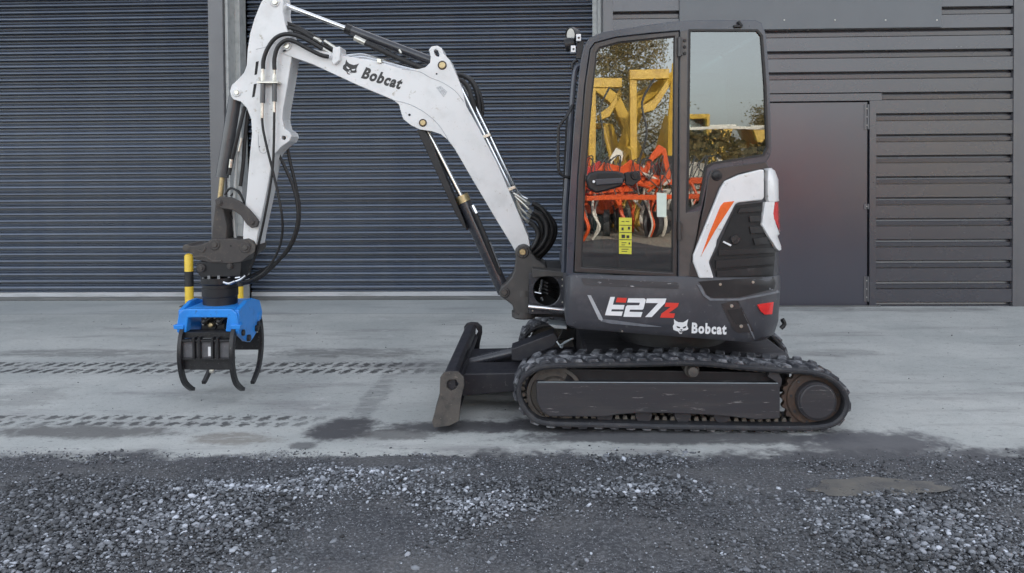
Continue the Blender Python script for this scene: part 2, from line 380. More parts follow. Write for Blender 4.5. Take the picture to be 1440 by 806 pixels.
# loose stones, thousands of them
def fbm(x, y, s):
    r = np.zeros_like(x)
    g = np.random.default_rng(s)
    for o in range(5):
        k = 1.1 * 1.9 ** o
        for q in range(3):
            an = g.uniform(0, 6.28); ph = g.uniform(0, 6.28)
            r += np.sin((x * math.cos(an) + y * math.sin(an)) * k * 2.2 + ph) * .5 ** o
    return r / 3.2
def stones():
    bm = bmesh.new(); bmesh.ops.create_icosphere(bm, subdivisions=1, radius=1)
    base = np.array([v.co[:] for v in bm.verts]); tri = np.array([[v.index for v in fc.verts] for fc in bm.faces]); bm.free()
    N0 = 300000
    x = rng.uniform(-4.2, 4.4, N0); y = rng.uniform(2.3, 4.62, N0)
    d = fbm(x, y, 3) * .35 + fbm(x * 2.6, y * 2.6, 5) * .25
    def reg(px, py, rx, ry, w):
        nonlocal d
        g = G(px, py); e = G(px + rx, py); d += w * np.exp(-(((x - g.x) / (e.x - g.x)) ** 2 + ((y - g.y) / (G(px, py - ry).y - g.y)) ** 2))
    reg(260, 740, 170, 45, .75); reg(520, 668, 90, 12, .9); reg(420, 692, 230, 14, .7); reg(60, 740, 160, 70, .45); reg(690, 715, 120, 25, .7); reg(560, 790, 160, 30, .4)
    reg(870, 695, 60, 10, .6); reg(1000, 690, 200, 10, .25); reg(1300, 760, 190, 55, .95); reg(1400, 690, 70, 14, .7); reg(1230, 710, 150, 8, .5)
    reg(60, 660, 160, 14, -.35); reg(250, 665, 140, 12, -.4); reg(820, 740, 130, 40, -.55); reg(1040, 770, 110, 40, -.3); reg(600, 735, 60, 18, -.35); reg(1000, 668, 160, 9, -.6); reg(700, 672, 120, 6, -.3)
    edge = 4.36 + .11 * fbm(x * 2, y, 9)
    pr = np.clip(.30 + d, .03, 1.) * np.where(y > edge, np.clip(1 - (y - edge) / .16, 0, 1) * .25, 1)
    g = G(1235, 685); pr[(np.abs(x - g.x) < .40) & (np.abs(y - g.y) < .07)] *= .03
    k = rng.random(N0) < pr * .62; x, y, d = x[k], y[k], d[k]
    xd, yd = rng.uniform(-6, 8, 420), rng.uniform(4.5, 8.9, 420); n0 = len(x); x = np.append(x, xd); y = np.append(y, yd); d = np.append(d, np.full(420, -.3)); n = len(x)
    s = np.exp(rng.normal(math.log(.0046), .45, n)) * np.clip(.85 + d * .55, .6, 1.5); s = np.clip(s, .002, .016)
    ang = rng.uniform(0, 6.283, n); ca, sa = np.cos(ang), np.sin(ang)
    loc = base[None] * (1 + rng.uniform(-.28, .28, (n, 12, 1)))
    loc = loc * np.stack([rng.uniform(.8, 1.55, n), rng.uniform(.7, 1.1, n), rng.uniform(.4, .8, n)], 1)[:, None, :]
    ti = rng.uniform(-.5, .5, n); ct, st = np.cos(ti)[:, None], np.sin(ti)[:, None]
    lx, ly, lz = loc[..., 0], loc[..., 1], loc[..., 2]; lx, lz = lx * ct - lz * st, lx * st + lz * ct
    X = (lx * ca[:, None] - ly * sa[:, None]) * s[:, None] + x[:, None]; Y = (lx * sa[:, None] + ly * ca[:, None]) * s[:, None] + y[:, None]
    Z = lz * s[:, None] + s[:, None] * .28 + np.clip(d, 0, 1)[:, None] * .010 + .010 * np.clip((4.42 - y) / .3, 0, 1)[:, None] + .001 + .004 * (y > 4.5)[:, None]
    co = np.stack([X, Y, Z], 2).reshape(-1, 3); fc = (tri[None] + (np.arange(n) * 12)[:, None, None]).reshape(-1, 3)
    me = bpy.data.meshes.new('loose_stones'); me.vertices.add(len(co)); me.vertices.foreach_set('co', co.ravel().astype(np.float32))
    me.loops.add(fc.size); me.loops.foreach_set('vertex_index', fc.ravel().astype(np.int32)); me.polygons.add(len(fc))
    me.polygons.foreach_set('loop_start', np.arange(0, fc.size, 3, dtype=np.int32)); me.update(calc_edges=True)
    val = np.exp(rng.normal(math.log(.115), .72, n)); 
    lt = np.zeros(n)
    for px, py, rx, ry in ((260, 740, 120, 40), (530, 668, 90, 12), (430, 690, 190, 14), (690, 715, 100, 22), (1400, 690, 60, 14), (870, 695, 60, 9)):
        g = G(px, py); e = G(px + rx, py); lt = np.maximum(lt, np.exp(-(((x - g.x) / (e.x - g.x)) ** 2 + ((y - g.y) / (G(px, py - ry).y - g.y)) ** 2)))
    val *= .72 + .95 * np.clip(lt + .35 * fbm(x * 1.5, y * 2, 21), 0, 1)
    val = np.clip(val, .015, .58); val[n0:] = np.clip(val[n0:] * .5, .03, .2)
    at = me.attributes.new('stone_tone', 'FLOAT', 'FACE'); at.data.foreach_set('value', np.repeat(val, 20).astype(np.float32))
    a = N('crushed_stone'); t = a.n('ShaderNodeAttribute', attribute_name='stone_tone').outputs['Fac']
    cb = a.n('ShaderNodeCombineColor'); a.set(cb.inputs[0], a.math('MULTIPLY', t, .93)); a.set(cb.inputs[1], a.math('MULTIPLY', t, .99)); a.set(cb.inputs[2], a.math('MULTIPLY', t, 1.10))
    a.set(a.b.inputs['Base Color'], cb.outputs[0]); a.b.inputs['Roughness'].default_value = .6
    # fine grit between the stones: eight-sided chips
    ob = np.array([(1, 0, 0), (-1, 0, 0), (0, 1, 0), (0, -1, 0), (0, 0, 1), (0, 0, -1)], float); ot = np.array([(0, 2, 4), (2, 1, 4), (1, 3, 4), (3, 0, 4), (2, 0, 5), (1, 2, 5), (3, 1, 5), (0, 3, 5)])
    m = 95000; gx_, gy_ = rng.uniform(-3.4, 3.4, m), rng.uniform(2.7, 4.5, m); kk = rng.random(m) < np.clip(.50 - np.clip((gy_ - 4.3) / .2, 0, 1) * .9 + .5 * fbm(gx_ * 2, gy_ * 2, 31), 0, 1); gx_, gy_ = gx_[kk], gy_[kk]; m = len(gx_)
    gs = np.clip(np.exp(rng.normal(math.log(.0027), .35, m)), .0015, .006); an = rng.uniform(0, 6.28, m)
    L = ob[None] * rng.uniform(.6, 1.4, (m, 6, 1)); GX = (L[..., 0] * np.cos(an)[:, None] - L[..., 1] * np.sin(an)[:, None]) * gs[:, None] + gx_[:, None]; GY = (L[..., 0] * np.sin(an)[:, None] + L[..., 1] * np.cos(an)[:, None]) * gs[:, None] + gy_[:, None]
    GZ = L[..., 2] * gs[:, None] * .7 + gs[:, None] * .4 + .012 * np.clip((4.42 - gy_) / .3, 0, 1)[:, None] + .003
    gco = np.stack([GX, GY, GZ], 2).reshape(-1, 3); gfc = (ot[None] + (np.arange(m) * 6)[:, None, None]).reshape(-1, 3)
    m2 = bpy.data.meshes.new('fine_grit'); m2.from_pydata(gco, [], gfc); at2 = m2.attributes.new('stone_tone', 'FLOAT', 'FACE'); at2.data.foreach_set('value', np.repeat(np.clip(np.exp(rng.normal(math.log(.12), .6, m)), .02, .5), 8).astype(np.float32))
    m2.materials.append(a.m); o2 = bpy.data.objects.new('fine_grit', m2); COL.objects.link(o2); o2['kind'] = 'stuff'; o2['label'] = 'fine grey grit packed between the loose stones of the yard'
    me.materials.append(a.m); o = bpy.data.objects.new('loose_gravel', me); COL.objects.link(o); o['kind'] = 'stuff'
    o['label'] = 'loose crushed grey stones spread over the yard in front of the concrete'; print('stones', n)
stones()

def puddle():
    a = N('muddy_water'); a.b.inputs['Base Color'].default_value = (.15, .142, .128, 1); a.b.inputs['Roughness'].default_value = .12; a.b.inputs['Specular IOR Level'].default_value = .35
    a.set(a.b.inputs['Base Color'], a.mix(a.ramp(a.noise(7, 5, .6, a.pos()), .4, .65), (.15, .142, .128), (.105, .103, .102))); a.set(a.b.inputs['Roughness'], a.ramp(a.noise(5, 4, .6, a.pos()), .2, 1.)); M['water'] = a.m; v = [G(1232, 685, .021)]
    for i in range(48):
        t = i / 48 * 6.2832; k = 1 + .10 * math.sin(3 * t + 1) + .07 * math.sin(7 * t) + .05 * math.sin(11 * t + 2)
        v.append(G(1232 + 95 * k * math.cos(t), 685 + 13 * k * math.sin(t), .021))
    o = mk('puddle', [(v, [(0, 1 + i, 1 + (i + 1) % 48) for i in range(48)])], 'water'); o['kind'] = 'structure'
puddle()

# ================================================================== BUILDING
def building():
    global ORG
    B = thing('industrial_building', 'dark grey metal clad unit with two roller shutters and a steel side door', 'building', (0, YW + 2, 0)); ORG = B.location.copy()
    xl = -14.0; XW = lambda px, py=250: U(px, py, YW).x; ZW = lambda px, py: U(px, py, YW).z; XS = lambda px: U(px, 220, YS).x
    topz = 6.2; head = 4.9
    x_l1, x_r0, x_r1 = XW(296), XS(331), XS(834); x_cl = XW(862, 20); x_c1 = XW(1424); x_far = 11.
    # core shell behind everything
    mk('wall', [g_box(xl, x_far, YS + .40, YS + 8, 0, topz), g_box(xl, x_far, YW + .08, YS + .40, head, topz), g_box(x_cl, x_far, YW + .08, YS + .40, 0, head)], 'dark', B)
    mk('roof', [g_box(xl - .2, x_far + .2, YW - .1, YS + 8.2, topz, topz + .18)], 'flash', B)
    mk('header_panel', [g_box(xl, x_cl, YW, YW + .05, head, topz)], 'flash', B, bevel=.004)
    # slats
    pitch = 9.62 * YS / F; nsl = int((head + .1) / pitch)
    prof = [(.030, 0), (.030, .0085), (-.004, .0095), (-.010, .0125), (-.012, .017), (-.009, .021), (.012, .0225), (.060, .0235), (.060, .0475), (.008, .0485), (-.018, .050), (-.026, .054), (-.027, .059), (-.023, .066), (-.014, .074), (-.004, .0795), (.030, .0832)]
    prof = [(a, b * pitch / .0832) for a, b in prof]
    def shutter(xa, xb):
        zb = U(200, 411, YS).z
        sh = mk('roller_shutter', [g_box(xa, xb, YS - .012, YS + .03, U(200, 417.2, YS).z, zb)], 'bar', B, bevel=.004)
        mk('bottom_seal', [g_box(xa, xb, YS - .02, YS + .03, .004, U(200, 417.4, YS).z)], 'sill', sh, bevel=.006)
        n = len(prof); me0 = None
        v = [(xx, YS + a, zb + b) for xx in (xa, xb) for a, b in prof] ; v += [(xx, YS + .064, zb + b) for xx in (xa, xb) for b in (0, pitch)]
        f = [(i, i + 1, n + i + 1, n + i) for i in range(n - 1)] + [(2 * n, 2 * n + 1, 2 * n + 3, 2 * n + 2), (0, n, 2 * n + 2, 2 * n), (n - 1, 2 * n - 1, 2 * n + 3, 2 * n + 1)]
        s0 = mk('slat', [(v, f)], 'shut', sh, smooth=True, shade=60)
        for i in range(1, nsl): copyo(s0, sh, (0, random.uniform(-.0012, .0012), i * pitch), (random.uniform(-.02, .02) * 0, 0, 0))
        return sh
    shutter(xl, x_l1 + .03); shutter(x_r0 - .05, x_r1 + .06)
    # pillar between the shutters, its galvanised guide, and the guide on the far jamb
    mk('pillar', [g_box(XW(296.), XW(316.5), YW, YS + .25, 0, head)], 'flash', B, bevel=.004)
    gx0, gx1 = XW(316.9), XS(331.5)
    mk('shutter_guide', [g_box(gx0, gx0 + .035, YW + .05, YS + .2, 0, head), g_box(gx0 + .035, gx0 + .095, YW + .26, YS + .2, 0, head), g_box(gx0 + .095, gx1, YS - .07, YS + .2, 0, head)], 'galv', B, bevel=.003)
    mk('shutter_guide', [g_box(x_r1, x_r1 + .05, YS - .06, YS + .2, 0, head), g_box(x_r1 + .05, x_r1 + .085, YS - .25, YS + .2, 0, head)], 'galv', B, bevel=.003)
    each('corner_flashing', [g_box(x_r1 + .086, XW(862, 20), YW - .006, YS + .2, 0, head)], 'flash', B, bevel=.004)
    each('corner_flashing', [g_box(x_c1, XW(1429), YW - .012, YW + .05, 0, topz), g_box(XW(1429) + .001, x_far, YW - .004, YW + .05, 0, topz)], 'flash', B, bevel=.004)
    # cladding boards
    px0 = U(1240, 425, YW).z; pt = (U(1240, 40.4, YW).z - px0) / 13
    dz0, dz1 = XW(1232), XW(1222); d_l = XW(1012); d_top = U(1150, 144, YW).z; l_top = U(1150, 132, YW).z
    def board(xa, xb, i, cut=False):
        zt = px0 + i * pt; zb = zt - pt
        q = pt / .2415
        pr = [(0, zb), (0, zb + .148 * q), (.004, zb + .1505 * q), (.055, zb + .1508 * q), (.055, zb + .160 * q), (.024, zb + .1605 * q), (.022, zb + .204 * q), (.055, zb + .206 * q), (.060, zb + .234 * q), (.004, zb + .2375 * q), (0, zb + .2405 * q)]
        pr[0] = (0, zb + .0005)
        n = len(pr); v = [(xx, YW + a, b) for xx in (xa, xb) for a, b in pr] + [(xx, YW + .075, b) for xx in (xa, xb) for b in (zb + .0005, zt - .001)]
        f = [(k, k + 1, n + k + 1, n + k) for k in range(n - 1)] + [(2 * n, 2 * n + 1, 2 * n + 3, 2 * n + 2), tuple(range(n)) + (2 * n + 1, 2 * n), tuple(range(n, 2 * n)) + (2 * n + 3, 2 * n + 2), (0, n, 2 * n + 2, 2 * n), (n - 1, 2 * n - 1, 2 * n + 3, 2 * n + 1)]
        return mk('cladding_board', [(v, f)], 'clad', B)
    for i in range(0, 11): 
        board(dz0, x_c1, i)
        board(x_cl, d_l - .06, i)
    for i in range(11, int((topz - px0) / pt) + 1): board(x_cl, x_c1, i)
    mk('lintel_flashing', [g_box(d_l - .06, XW(1240, 132), YW - .004, YW + .045, d_top + .012, l_top)], 'clad', B, bevel=.003)
    mk('cladding_filler', [g_box(d_l - .06, x_cl, YW - .001, YW + .04, 0, .02)], 'clad', B)
    mk('cladding_end_trim', [g_box(x_c1 - .055, x_c1 - .002, YW - .003, YW + .04, 0, topz)], 'clad', B, bevel=.002) if False else None
    # blank sign board
    sg = mk('blank_sign_board', [g_box(XW(955, 20), XW(1323, 20), YW - .022, YW - .002, U(1150, 41, YW).z, 4.55)], 'signp', B, bevel=.003)
    for px in (1102, 1173, 1244, 1316): mk('screw', [g_lathe(U(px, 29, YW) + Vector((0, -.022, 0)), (0, -1, 0), [(0, .009), (.004, .009), (.007, .003)], 8)], 'zinc', sg)
    # steel door
    fr = each('door_frame', [g_box(dz1 + .004, dz0 - .002, YW - .008, YW + .045, 0, d_top + .012), g_box(d_l - .058, d_l - .004, YW - .008, YW + .045, 0, d_top + .012)], 'clad', B, bevel=.003)
    D = mk('steel_door', [g_box(d_l, dz1 - .012, YW + .012, YW + .045, .02, d_top)], 'doorp', B, bevel=.004)
    mk('door_threshold', [g_box(d_l - .1, dz0 + .05, YW - .012, YW + .045, .0045, .018)], 'sill', B)
    for py0, py1 in ((147, 182), (287, 294), (389, 424)):
        za, zb2 = U(1220, py1, YW).z, U(1220, py0, YW).z
        h = mk('hinge', [g_tube([(dz1 - .010, YW - .004, za), (dz1 - .010, YW - .004, zb2)], .011, 8, 0), g_box(dz1 - .05, dz1 - .008, YW + .004, YW + .011, za, zb2)], 'flash', D)
        for q in range(3 if py1 - py0 > 10 else 1):
            z = za + (zb2 - za) * (q + .5) / (3 if py1 - py0 > 10 else 1)
            each('bolt', [g_lathe((dz1 - .022, YW + .002, z), (0, -1, 0), [(0, .008), (.007, .008), (.009, .003)], 6)], 'zinc', D)
    ORG = Vector((0, 0, 0))
building()

# bollards by the pillar
def bollard(px, py_base, py_top, label, w):
    global ORG
    b = G(px, py_base); b.z = .004; t = thing('bollard', label, 'bollard', b, 'yellow and black bollards at the shutter pillar'); ORG = b
    h = U(px, py_top, b.y).z; r = w * b.y / F / 2
    mk('post', [g_lathe(b, (0, 0, 1), [(0, r), (h - r * .7, r), (h - r * .25, r * .8), (h, r * .25)], 20)], 'yellow', t, smooth=True)
    z0, z1 = U(px, 403, b.y).z, U(px, 382, b.y).z
    mk('band', [g_lathe(b + Vector((0, 0, z0)), (0, 0, 1), [(0, r * 1.015), (z1 - z0, r * 1.015)], 20)], 'blackb', t, smooth=True)
    mk('base_plate', [g_box(b.x - r * 1.8, b.x + r * 1.8, b.y - r * 1.5, b.y + r * 1.5, .004, .014)], 'mudsteel', t, bevel=.002)
    ORG = Vector((0, 0, 0))
bollard(266.5, 431, 357, 'yellow bollard with black band left of the black rotator', 12)
bollard(337, 431, 357, 'yellow bollard mostly hidden behind the rotator and blue grapple', 11)

# ================================================================== EXCAVATOR
o0 = U(960, 600, YC); EX = thing('mini_excavator', 'white and charcoal mini excavator with glazed cab on rubber crawler tracks', 'excavator', (o0.x, YC, 0))
ORG = EX.location.copy()

# ---- crawler tracks
loop_px = [(785, 513.5), (900, 511), (960, 509.5), (1000, 511), (1050, 516), (1100, 520), (1143, 523), (1172, 533), (1191, 553), (1194, 574), (1183, 593), (1160, 603), (1100, 605.5), (950, 603.5), (850, 601), (770, 598.5), (745, 588), (730, 567), (727, 549), (734, 531), (754, 518)]
lp = [Vector((x, 0, z)) for x, z in px2xz(loop_px, YN)]
zmin = min(p.z for p in lp)
dense = spline(lp, 40, True)
def resample(P, n):
    L = [0]
    for i in range(len(P)): L.append(L[-1] + (P[(i + 1) % len(P)] - P[i]).length)
    out = []; j = 0
    for k in range(n):
        s = L[-1] * k / n
        while L[j + 1] < s: j += 1
        t = (s - L[j]) / (L[j + 1] - L[j]); out.append(P[j].lerp(P[(j + 1) % len(P)], t))
    return out, L[-1]
NB = 144; path, LEN = resample(dense, NB)
def frame_at(P, i):
    t = (P[(i + 1) % len(P)] - P[i - 1]).normalized(); n = Vector((-t.z, 0, t.x)); return t, n   # n points out (path runs clockwise seen from -y)
ctr = sum(path, Vector()) / NB
sgn = 1 if frame_at(path, 0)[1].dot(path[0] - ctr) > 0 else -1
def track(ya, yb, near):
    v = []; f = []
    sec = [(0, .0), (0, .012), (.03, .018), (1 - .03, .018), (1, .012), (1, 0.), (.97, -.012), (.03, -.012)]
    k = len(sec)
    for i in range(NB):
        t, n = frame_at(path, i); n = n * sgn
        for u, h in sec: p = path[i] + n * (h - .012); v.append((p.x, ya + (yb - ya) * u, p.z))
    for i in range(NB):
        j = (i + 1) % NB
        for q in range(k): r = (q + 1) % k; f.append((i * k + q, i * k + r, j * k + r, j * k + q))
    T = mk('crawler_track', [(v, f)], 'track', EX, smooth=True, shade=35)
    # tread lugs, two staggered rows
    nl = 45; pts, _ = resample(dense, nl * 2); yd = 1 if yb > ya else -1
    for row in (0, 1):
        w = (yb - ya)
        y0, y1 = (ya + w * .09, ya + w * .54) if row == 0 else (ya + w * .46, yb)
        sk = .022 if row == 0 else -.022
        a_, b_, h = .034, .024, .020
        vv = []
        for yy, s in ((y0, sk), (y1, -sk)):
            vv += [(-a_ + s, yy, 0), (a_ + s, yy, 0), (b_ + s, yy, h), (-b_ + s, yy, h)]
        vv = [Vector(p) for p in vv]
        vv[0:4] = [p + Vector((0, (y1 - y0) * (.0 if row == 0 else .08) * (i > 1), 0)) for i, p in enumerate(vv[0:4])]
        ff = [(0, 1, 2, 3), (7, 6, 5, 4), (0, 4, 5, 1), (1, 5, 6, 2), (2, 6, 7, 3), (3, 7, 4, 0)]
        first = None
        for q in range(nl):
            i = (2 * q + row) % (2 * nl); t, n = frame_at(pts, i); n = n * sgn; p = pts[i] + n * .003
            ang = math.atan2(n.x, n.z)
            if first is None:
                og = Vector(ORG); first = mk('tread_lug', [([Vector(c) + og for c in vv], ff)], 'lug', T, bevel=.004); c = first
            else: c = copyo(first, T)
            c.location = (p.x - ORG.x, -ORG.y, p.z - ORG.z); c.rotation_euler = (0, ang, 0)
    # drive lugs inside the belt
    gs = []; pts2, _ = resample(dense, 90)
    for i in range(90):
        t, n = frame_at(pts2, i); n = n * sgn; p = pts2[i] - n * .024
        for u in (.30, .62):
            y0 = ya + (yb - ya) * u; y1 = y0 + (yb - ya) * .09
            q = [p + t * .014, p - t * .014, p - t * .009 - n * .022, p + t * .009 - n * .022]
            gs.append(([(c.x, y0, c.z) for c in q] + [(c.x, y1, c.z) for c in q], [(0, 1, 2, 3), (7, 6, 5, 4), (0, 4, 5, 1), (1, 5, 6, 2), (2, 6, 7, 3), (3, 7, 4, 0)]))
    o = mk('drive_lugs', gs, 'tooth', T); o['kind'] = 'stuff'
    s = 1 if near else -1; face = ya            # outer face
    def oy(d): return face + s * d
    # track frame
    side = [(754, 538.5), (1097, 540.5), (1097, 589), (1064, 590.5), (1030, 586.5), (990, 583.5), (945, 581.5), (900, 581), (868, 583.5), (850, 586.5), (772, 586), (761, 578), (755, 565)]
    TF = mk('track_frame', [g_ext(px2xz(side, YN + .03), oy(.03), oy(.16))], 'under', EX, bevel=.006)
    up = [(800, 519), (1085, 524), (1092, 542), (790, 540)]
    mk('frame_rail', [g_ext(px2xz(up, YN + .10), oy(.10), oy(.22))], 'blackp', TF, bevel=.006)
    mk('weld_bead', [g_tube([U(x, y, YN) + Vector((0, oy(.029) - YN, 0)) for x, y in ((756, 539.2), (900, 540), (1096, 541))], .0032, 6, 0)], 'strap', TF)
    c = U(974, 522, YN + .05); mk('carrier_roller', [g_lathe((c.x, oy(.02), c.z), (0, s, 0), [(0, .018), (.004, .030), (.03, .034), (.05, .034), (.055, .045), (.20, .045)], 20)], 'mudsteel', EX, smooth=True)
    c = U(780, 556, YN + .06); mk('idler_wheel', [g_lathe((c.x, oy(.07), c.z), (0, s, 0), [(0, .05), (.0, .10), (.03, .11), (.03, .145), (.01, .15), (.01, .172), (.12, .172), (.12, .145)], 32)], 'mudsteel', EX, smooth=True, shade=30)
    for px in (850, 905, 960, 1015):
        c = U(px, 584, YN + .08); mk('bottom_roller', [g_lathe((c.x, oy(.07), c.z + .005), (0, s, 0), [(0, .03), (0, .05), (.05, .055), (.16, .055)], 18)], 'under', EX, smooth=True, shade=30)
    c = U(1147, 563, YN + .05); c = Vector((c.x, 0, c.z)); nt_ = 21; po = []
    for i in range(nt_ * 4):
        a = i / (nt_ * 4) * 6.2832; r = (.178, .194, .194, .178)[i % 4]; po.append((c.x + r * math.cos(a), c.z + r * math.sin(a)))
    SP = mk('drive_sprocket', [g_ext(po, oy(.085), oy(.125)), g_lathe((c.x, oy(.07), c.z), (0, s, 0), [(0, .155), (.004, .162), (.02, .166)], 32)], 'rust', EX, bevel=.002)
    mk('final_drive', [g_lathe((c.x, oy(.01), c.z), (0, s, 0), [(0, .0005), (0, .098), (.004, .106), (.012, .107), (.012, .114), (.02, .118), (.06, .118), (.07, .128), (.22, .128)], 36)], 'under', SP, smooth=True, shade=25)
    for i in range(9):
        a = i / 9 * 6.2832 + .2; mk('bolt', [g_lathe((c.x + .142 * math.cos(a), oy(.066), c.z + .142 * math.sin(a)), (0, s, 0), [(0, .009), (.01, .009)], 6)], 'under', SP)
    br = [(1083, 521), (1094, 523), (1100, 534), (1098, 545), (1090, 536), (1080, 530)]
    mk('scraper_bracket', [g_ext(px2xz(br, YN + .04), oy(.04), oy(.07))], 'under', EX, bevel=.002)
track(YN, YN + .30, True)
track(YC + .775, YC + .475, False)
# centre frame between the tracks and the slew ring
xa, xb = U(815, 520, YC).x, U(1080, 520, YC).x
mk('centre_frame', [g_box(xa, xb, YC - .50, YC + .50, .17, .42)], 'under', EX, bevel=.03)
mk('slew_ring', [g_lathe((U(945, 500, YC).x, YC, .40), (0, 0, 1), [(0, .36), (.06, .36), (.06, .40), (.16, .40)], 40)], 'blackp', EX, smooth=True, shade=30)

# ---- dozer blade
ear = [(619, 531), (623, 525.5), (632, 523), (644, 524), (652, 531.4), (652.5, 543), (648, 562), (645.4, 592), (632.5, 598.6), (610, 601.5), (607.5, 593), (618, 557)]
hole = [(632, 534), (641, 534), (645, 540), (641, 547), (634, 550), (628, 545), (628, 538)]
bl = [(610.5, 602), (608, 592), (612, 574), (617, 556), (620.5, 534), (624, 528), (637, 526.5), (641, 533), (640, 548), (634, 566), (632, 588), (640, 594), (640, 599)]
BL = mk('dozer_blade', [g_ext(px2xz(bl, YN), YN + .03, YC + .745)], 'blade', EX, bevel=.005)
for y0, y1, m in ((YN, YN + .03, 'mudsteel'), (YC + .745, YC + .775, 'blade')):
    mk('blade_ear', [g_ext(px2xz(ear, YN), y0, y1, [px2xz(hole, YN)])], m, BL, bevel=.003)
mk('top_tube', [g_ext(px2xz([(636, 546), (642, 544), (645, 551), (641, 558), (634, 557)], YN), YN + .03, YC + .745)], 'blade', BL, bevel=.008)
xa0, xa1 = U(628, 550, YN).x, U(742, 530, YC).x
for y0, y1 in ((YC - .36, YC - .06), (YC + .07, YC + .36)):
    mk('blade_arm', [g_ext([(xa0, .10), (xa0 + .05, .255), (xa1 + .35, .27), (xa1 + .35, .15), (xa1, .145)], y0, y1)], 'blade', EX, bevel=.008)
mk('blade_cylinder_guard', [g_px([(719, 491), (779, 468.5), (785, 476), (780, 487), (733, 508), (720, 507)], -.16, .02)], 'blade', EX, bevel=.006)
mk('blade_cylinder', [g_tube([pp(652, 512, -.02), pp(735, 492, -.02)], .035, 14, 0)], 'dcyl', EX, smooth=True)
each('blade_hose', [g_tube([pp(783, 480, -.17), pp(790, 489, -.2), pp(793, 482, -.24), pp(806, 476, -.3)], .006, 6), g_tube([pp(787, 486, -.2), pp(801, 478.5, -.3)], .006, 6)], 'strap', EX, smooth=True)  # pale colour paints the glint on these hoses
mk('step_plate', [g_px([(771, 456), (797, 459), (797, 463), (780, 462)], -.30, -.12)], 'strap', EX, bevel=.003)

# ---- swing post and front frame
post = [(724, 352), (729, 345.5), (737, 343.5), (744, 347), (748, 356), (755, 365), (767, 373), (770, 380), (766, 384), (753, 383), (748, 390), (745, 402), (745, 442), (739, 446), (730, 445), (725, 441), (720, 429), (707, 419), (702, 411), (704, 404), (711, 399), (719, 390), (723, 380), (725, 362)]
PO = mk('swing_post', [g_px(post, -.15, .15)], 'post', EX, bevel=.010)
mk('king_pin', [g_lathe(pp(737, 447, -.07), (0, 0, 1), [(0, .07), (.01, .085), (.05, .085), (.05, .075), (.16, .075), (.16, .085), (.2, .085), (.2, .06)], 24)], 'post', PO, smooth=True, shade=30)
for x, y, r, m in ((735, 354.5, 9, 'post'), (735, 354.5, 4.6, 'brass'), (709.4, 411.5, 7.5, 'post'), (709.4, 411.5, 4.2, 'coupler')):
    each('pin', [g_disc(x, y, -.155 - (.016 if r < 6 else 0), r, .02)], m, PO, smooth=True, shade=30)
for i in range(8):
    a = i / 8 * 6.28; mk('bolt', [g_disc(735 + 7 * math.cos(a), 354.5 + 7 * math.sin(a), -.168, 1.1, .008, 6)], 'coupler', PO)
fr = [(744, 384), (797, 385), (797, 442), (744, 442)]
circ = [(769 + 19 * math.cos(t), 409 + 21 * math.sin(t)) for t in [i / 28 * 6.2832 for i in range(28)]]
FF = mk('front_frame', [g_px(fr, -.24, -.21, [circ])], 'dcyl', EX, bevel=.004)
mk('frame_back', [g_px([(744, 380), (800, 380), (800, 446), (744, 446)], .05, .6)], 'dark', EX)
mk('frame_arm', [g_px([(748, 378), (797, 383), (797, 390), (770, 389), (749, 391)], -.27, -.1)], 'post', EX, bevel=.006)
mk('swing_cylinder_rod', [g_tube([pp(743, 431.5, -.30), pp(797, 436.5, -.30)], .016, 12, 0)], 'chrome', EX, smooth=True)
for a, b, r in (((762, 393), (759, 411), 2.1), ((752, 411), (761, 413), 1.2), ((747, 424), (747.5, 431), 1.3), ((761, 418), (763, 423), 2.)):
    each('hose_fitting', [g_tube([pp(*a, -.14), pp(*b, -.14)], r * pxs(-.14), 8, 0)], 'chrome', FF, smooth=True)
for off in range(4):
    mk('hose', [g_tube([pp(757, 392 + off * 6, -.02), pp(770, 398 + off * 5, -.10), pp(783, 400 + off * 7, .02)], .011, 8)], 'rubber', EX, smooth=True)
mk('bolt_row', [g_disc(x, y, -.243, 1.4, .01, 6) for x, y in ((791, 393), (791, 402), (791, 425), (749, 437))], 'zinc', FF)

# ---- boom
boom = [(393, 66), (394.5, 58.5), (400, 54.5), (407, 55), (414, 60), (440, 69), (481, 78), (523, 85), (561, 95.5), (576, 97.6), (590, 97), (598.4, 94.6), (604.7, 88.4), (605.7, 80), (603, 70), (606.8, 65.4), (615, 64), (621, 67.5), (624, 76), (632, 84), (640, 101), (648.5, 121), (655.5, 149), (674, 182), (699, 229.4), (731, 304), (743, 333), (745, 346), (742, 358), (733, 361), (725, 355), (719, 343.5), (699, 311), (664, 252), (639.4, 209.6), (630, 197), (620, 189), (607, 184.5), (590, 182), (577.6, 176), (567, 167.6), (564, 159), (561, 147), (552.6, 140.5), (502.5, 119.6), (440, 90.5), (400, 76.5)]
slot = [(610, 71), (613, 69.5), (616, 71.5), (618, 77), (617, 80), (613.5, 79), (610.5, 75)]
BO = mk('boom', [g_px(boom, -.10, .10, [slot])], 'white', EX, bevel=.006)
def seam(pts): return g_tube([pp(x, y, -.1005) for x, y in pts], .0022, 5)
each('weld_seam', [seam([(565, 97), (590, 101), (604.7, 109), (622, 116), (640, 128), (652, 143)]), seam([(552.6, 141), (575.5, 146.7), (598.4, 159), (617, 176), (630, 196)])], 'grey', BO)
for x, y, r in ((621.8, 91.8, 6.4), (594.6, 172.8, 5.6)):
    each('pin', [g_disc(x, y, -.103, r, .012)], 'rust', BO, smooth=True, shade=30); each('pin', [g_disc(x, y, -.112, r * .72, .014)], 'brass', BO, smooth=True, shade=30)
each('pin', [g_disc(575.7, 161.6, -.101, 1.8, .006, 10), g_disc(614, 104, -.101, 1.3, .004, 8)], 'dark', BO)
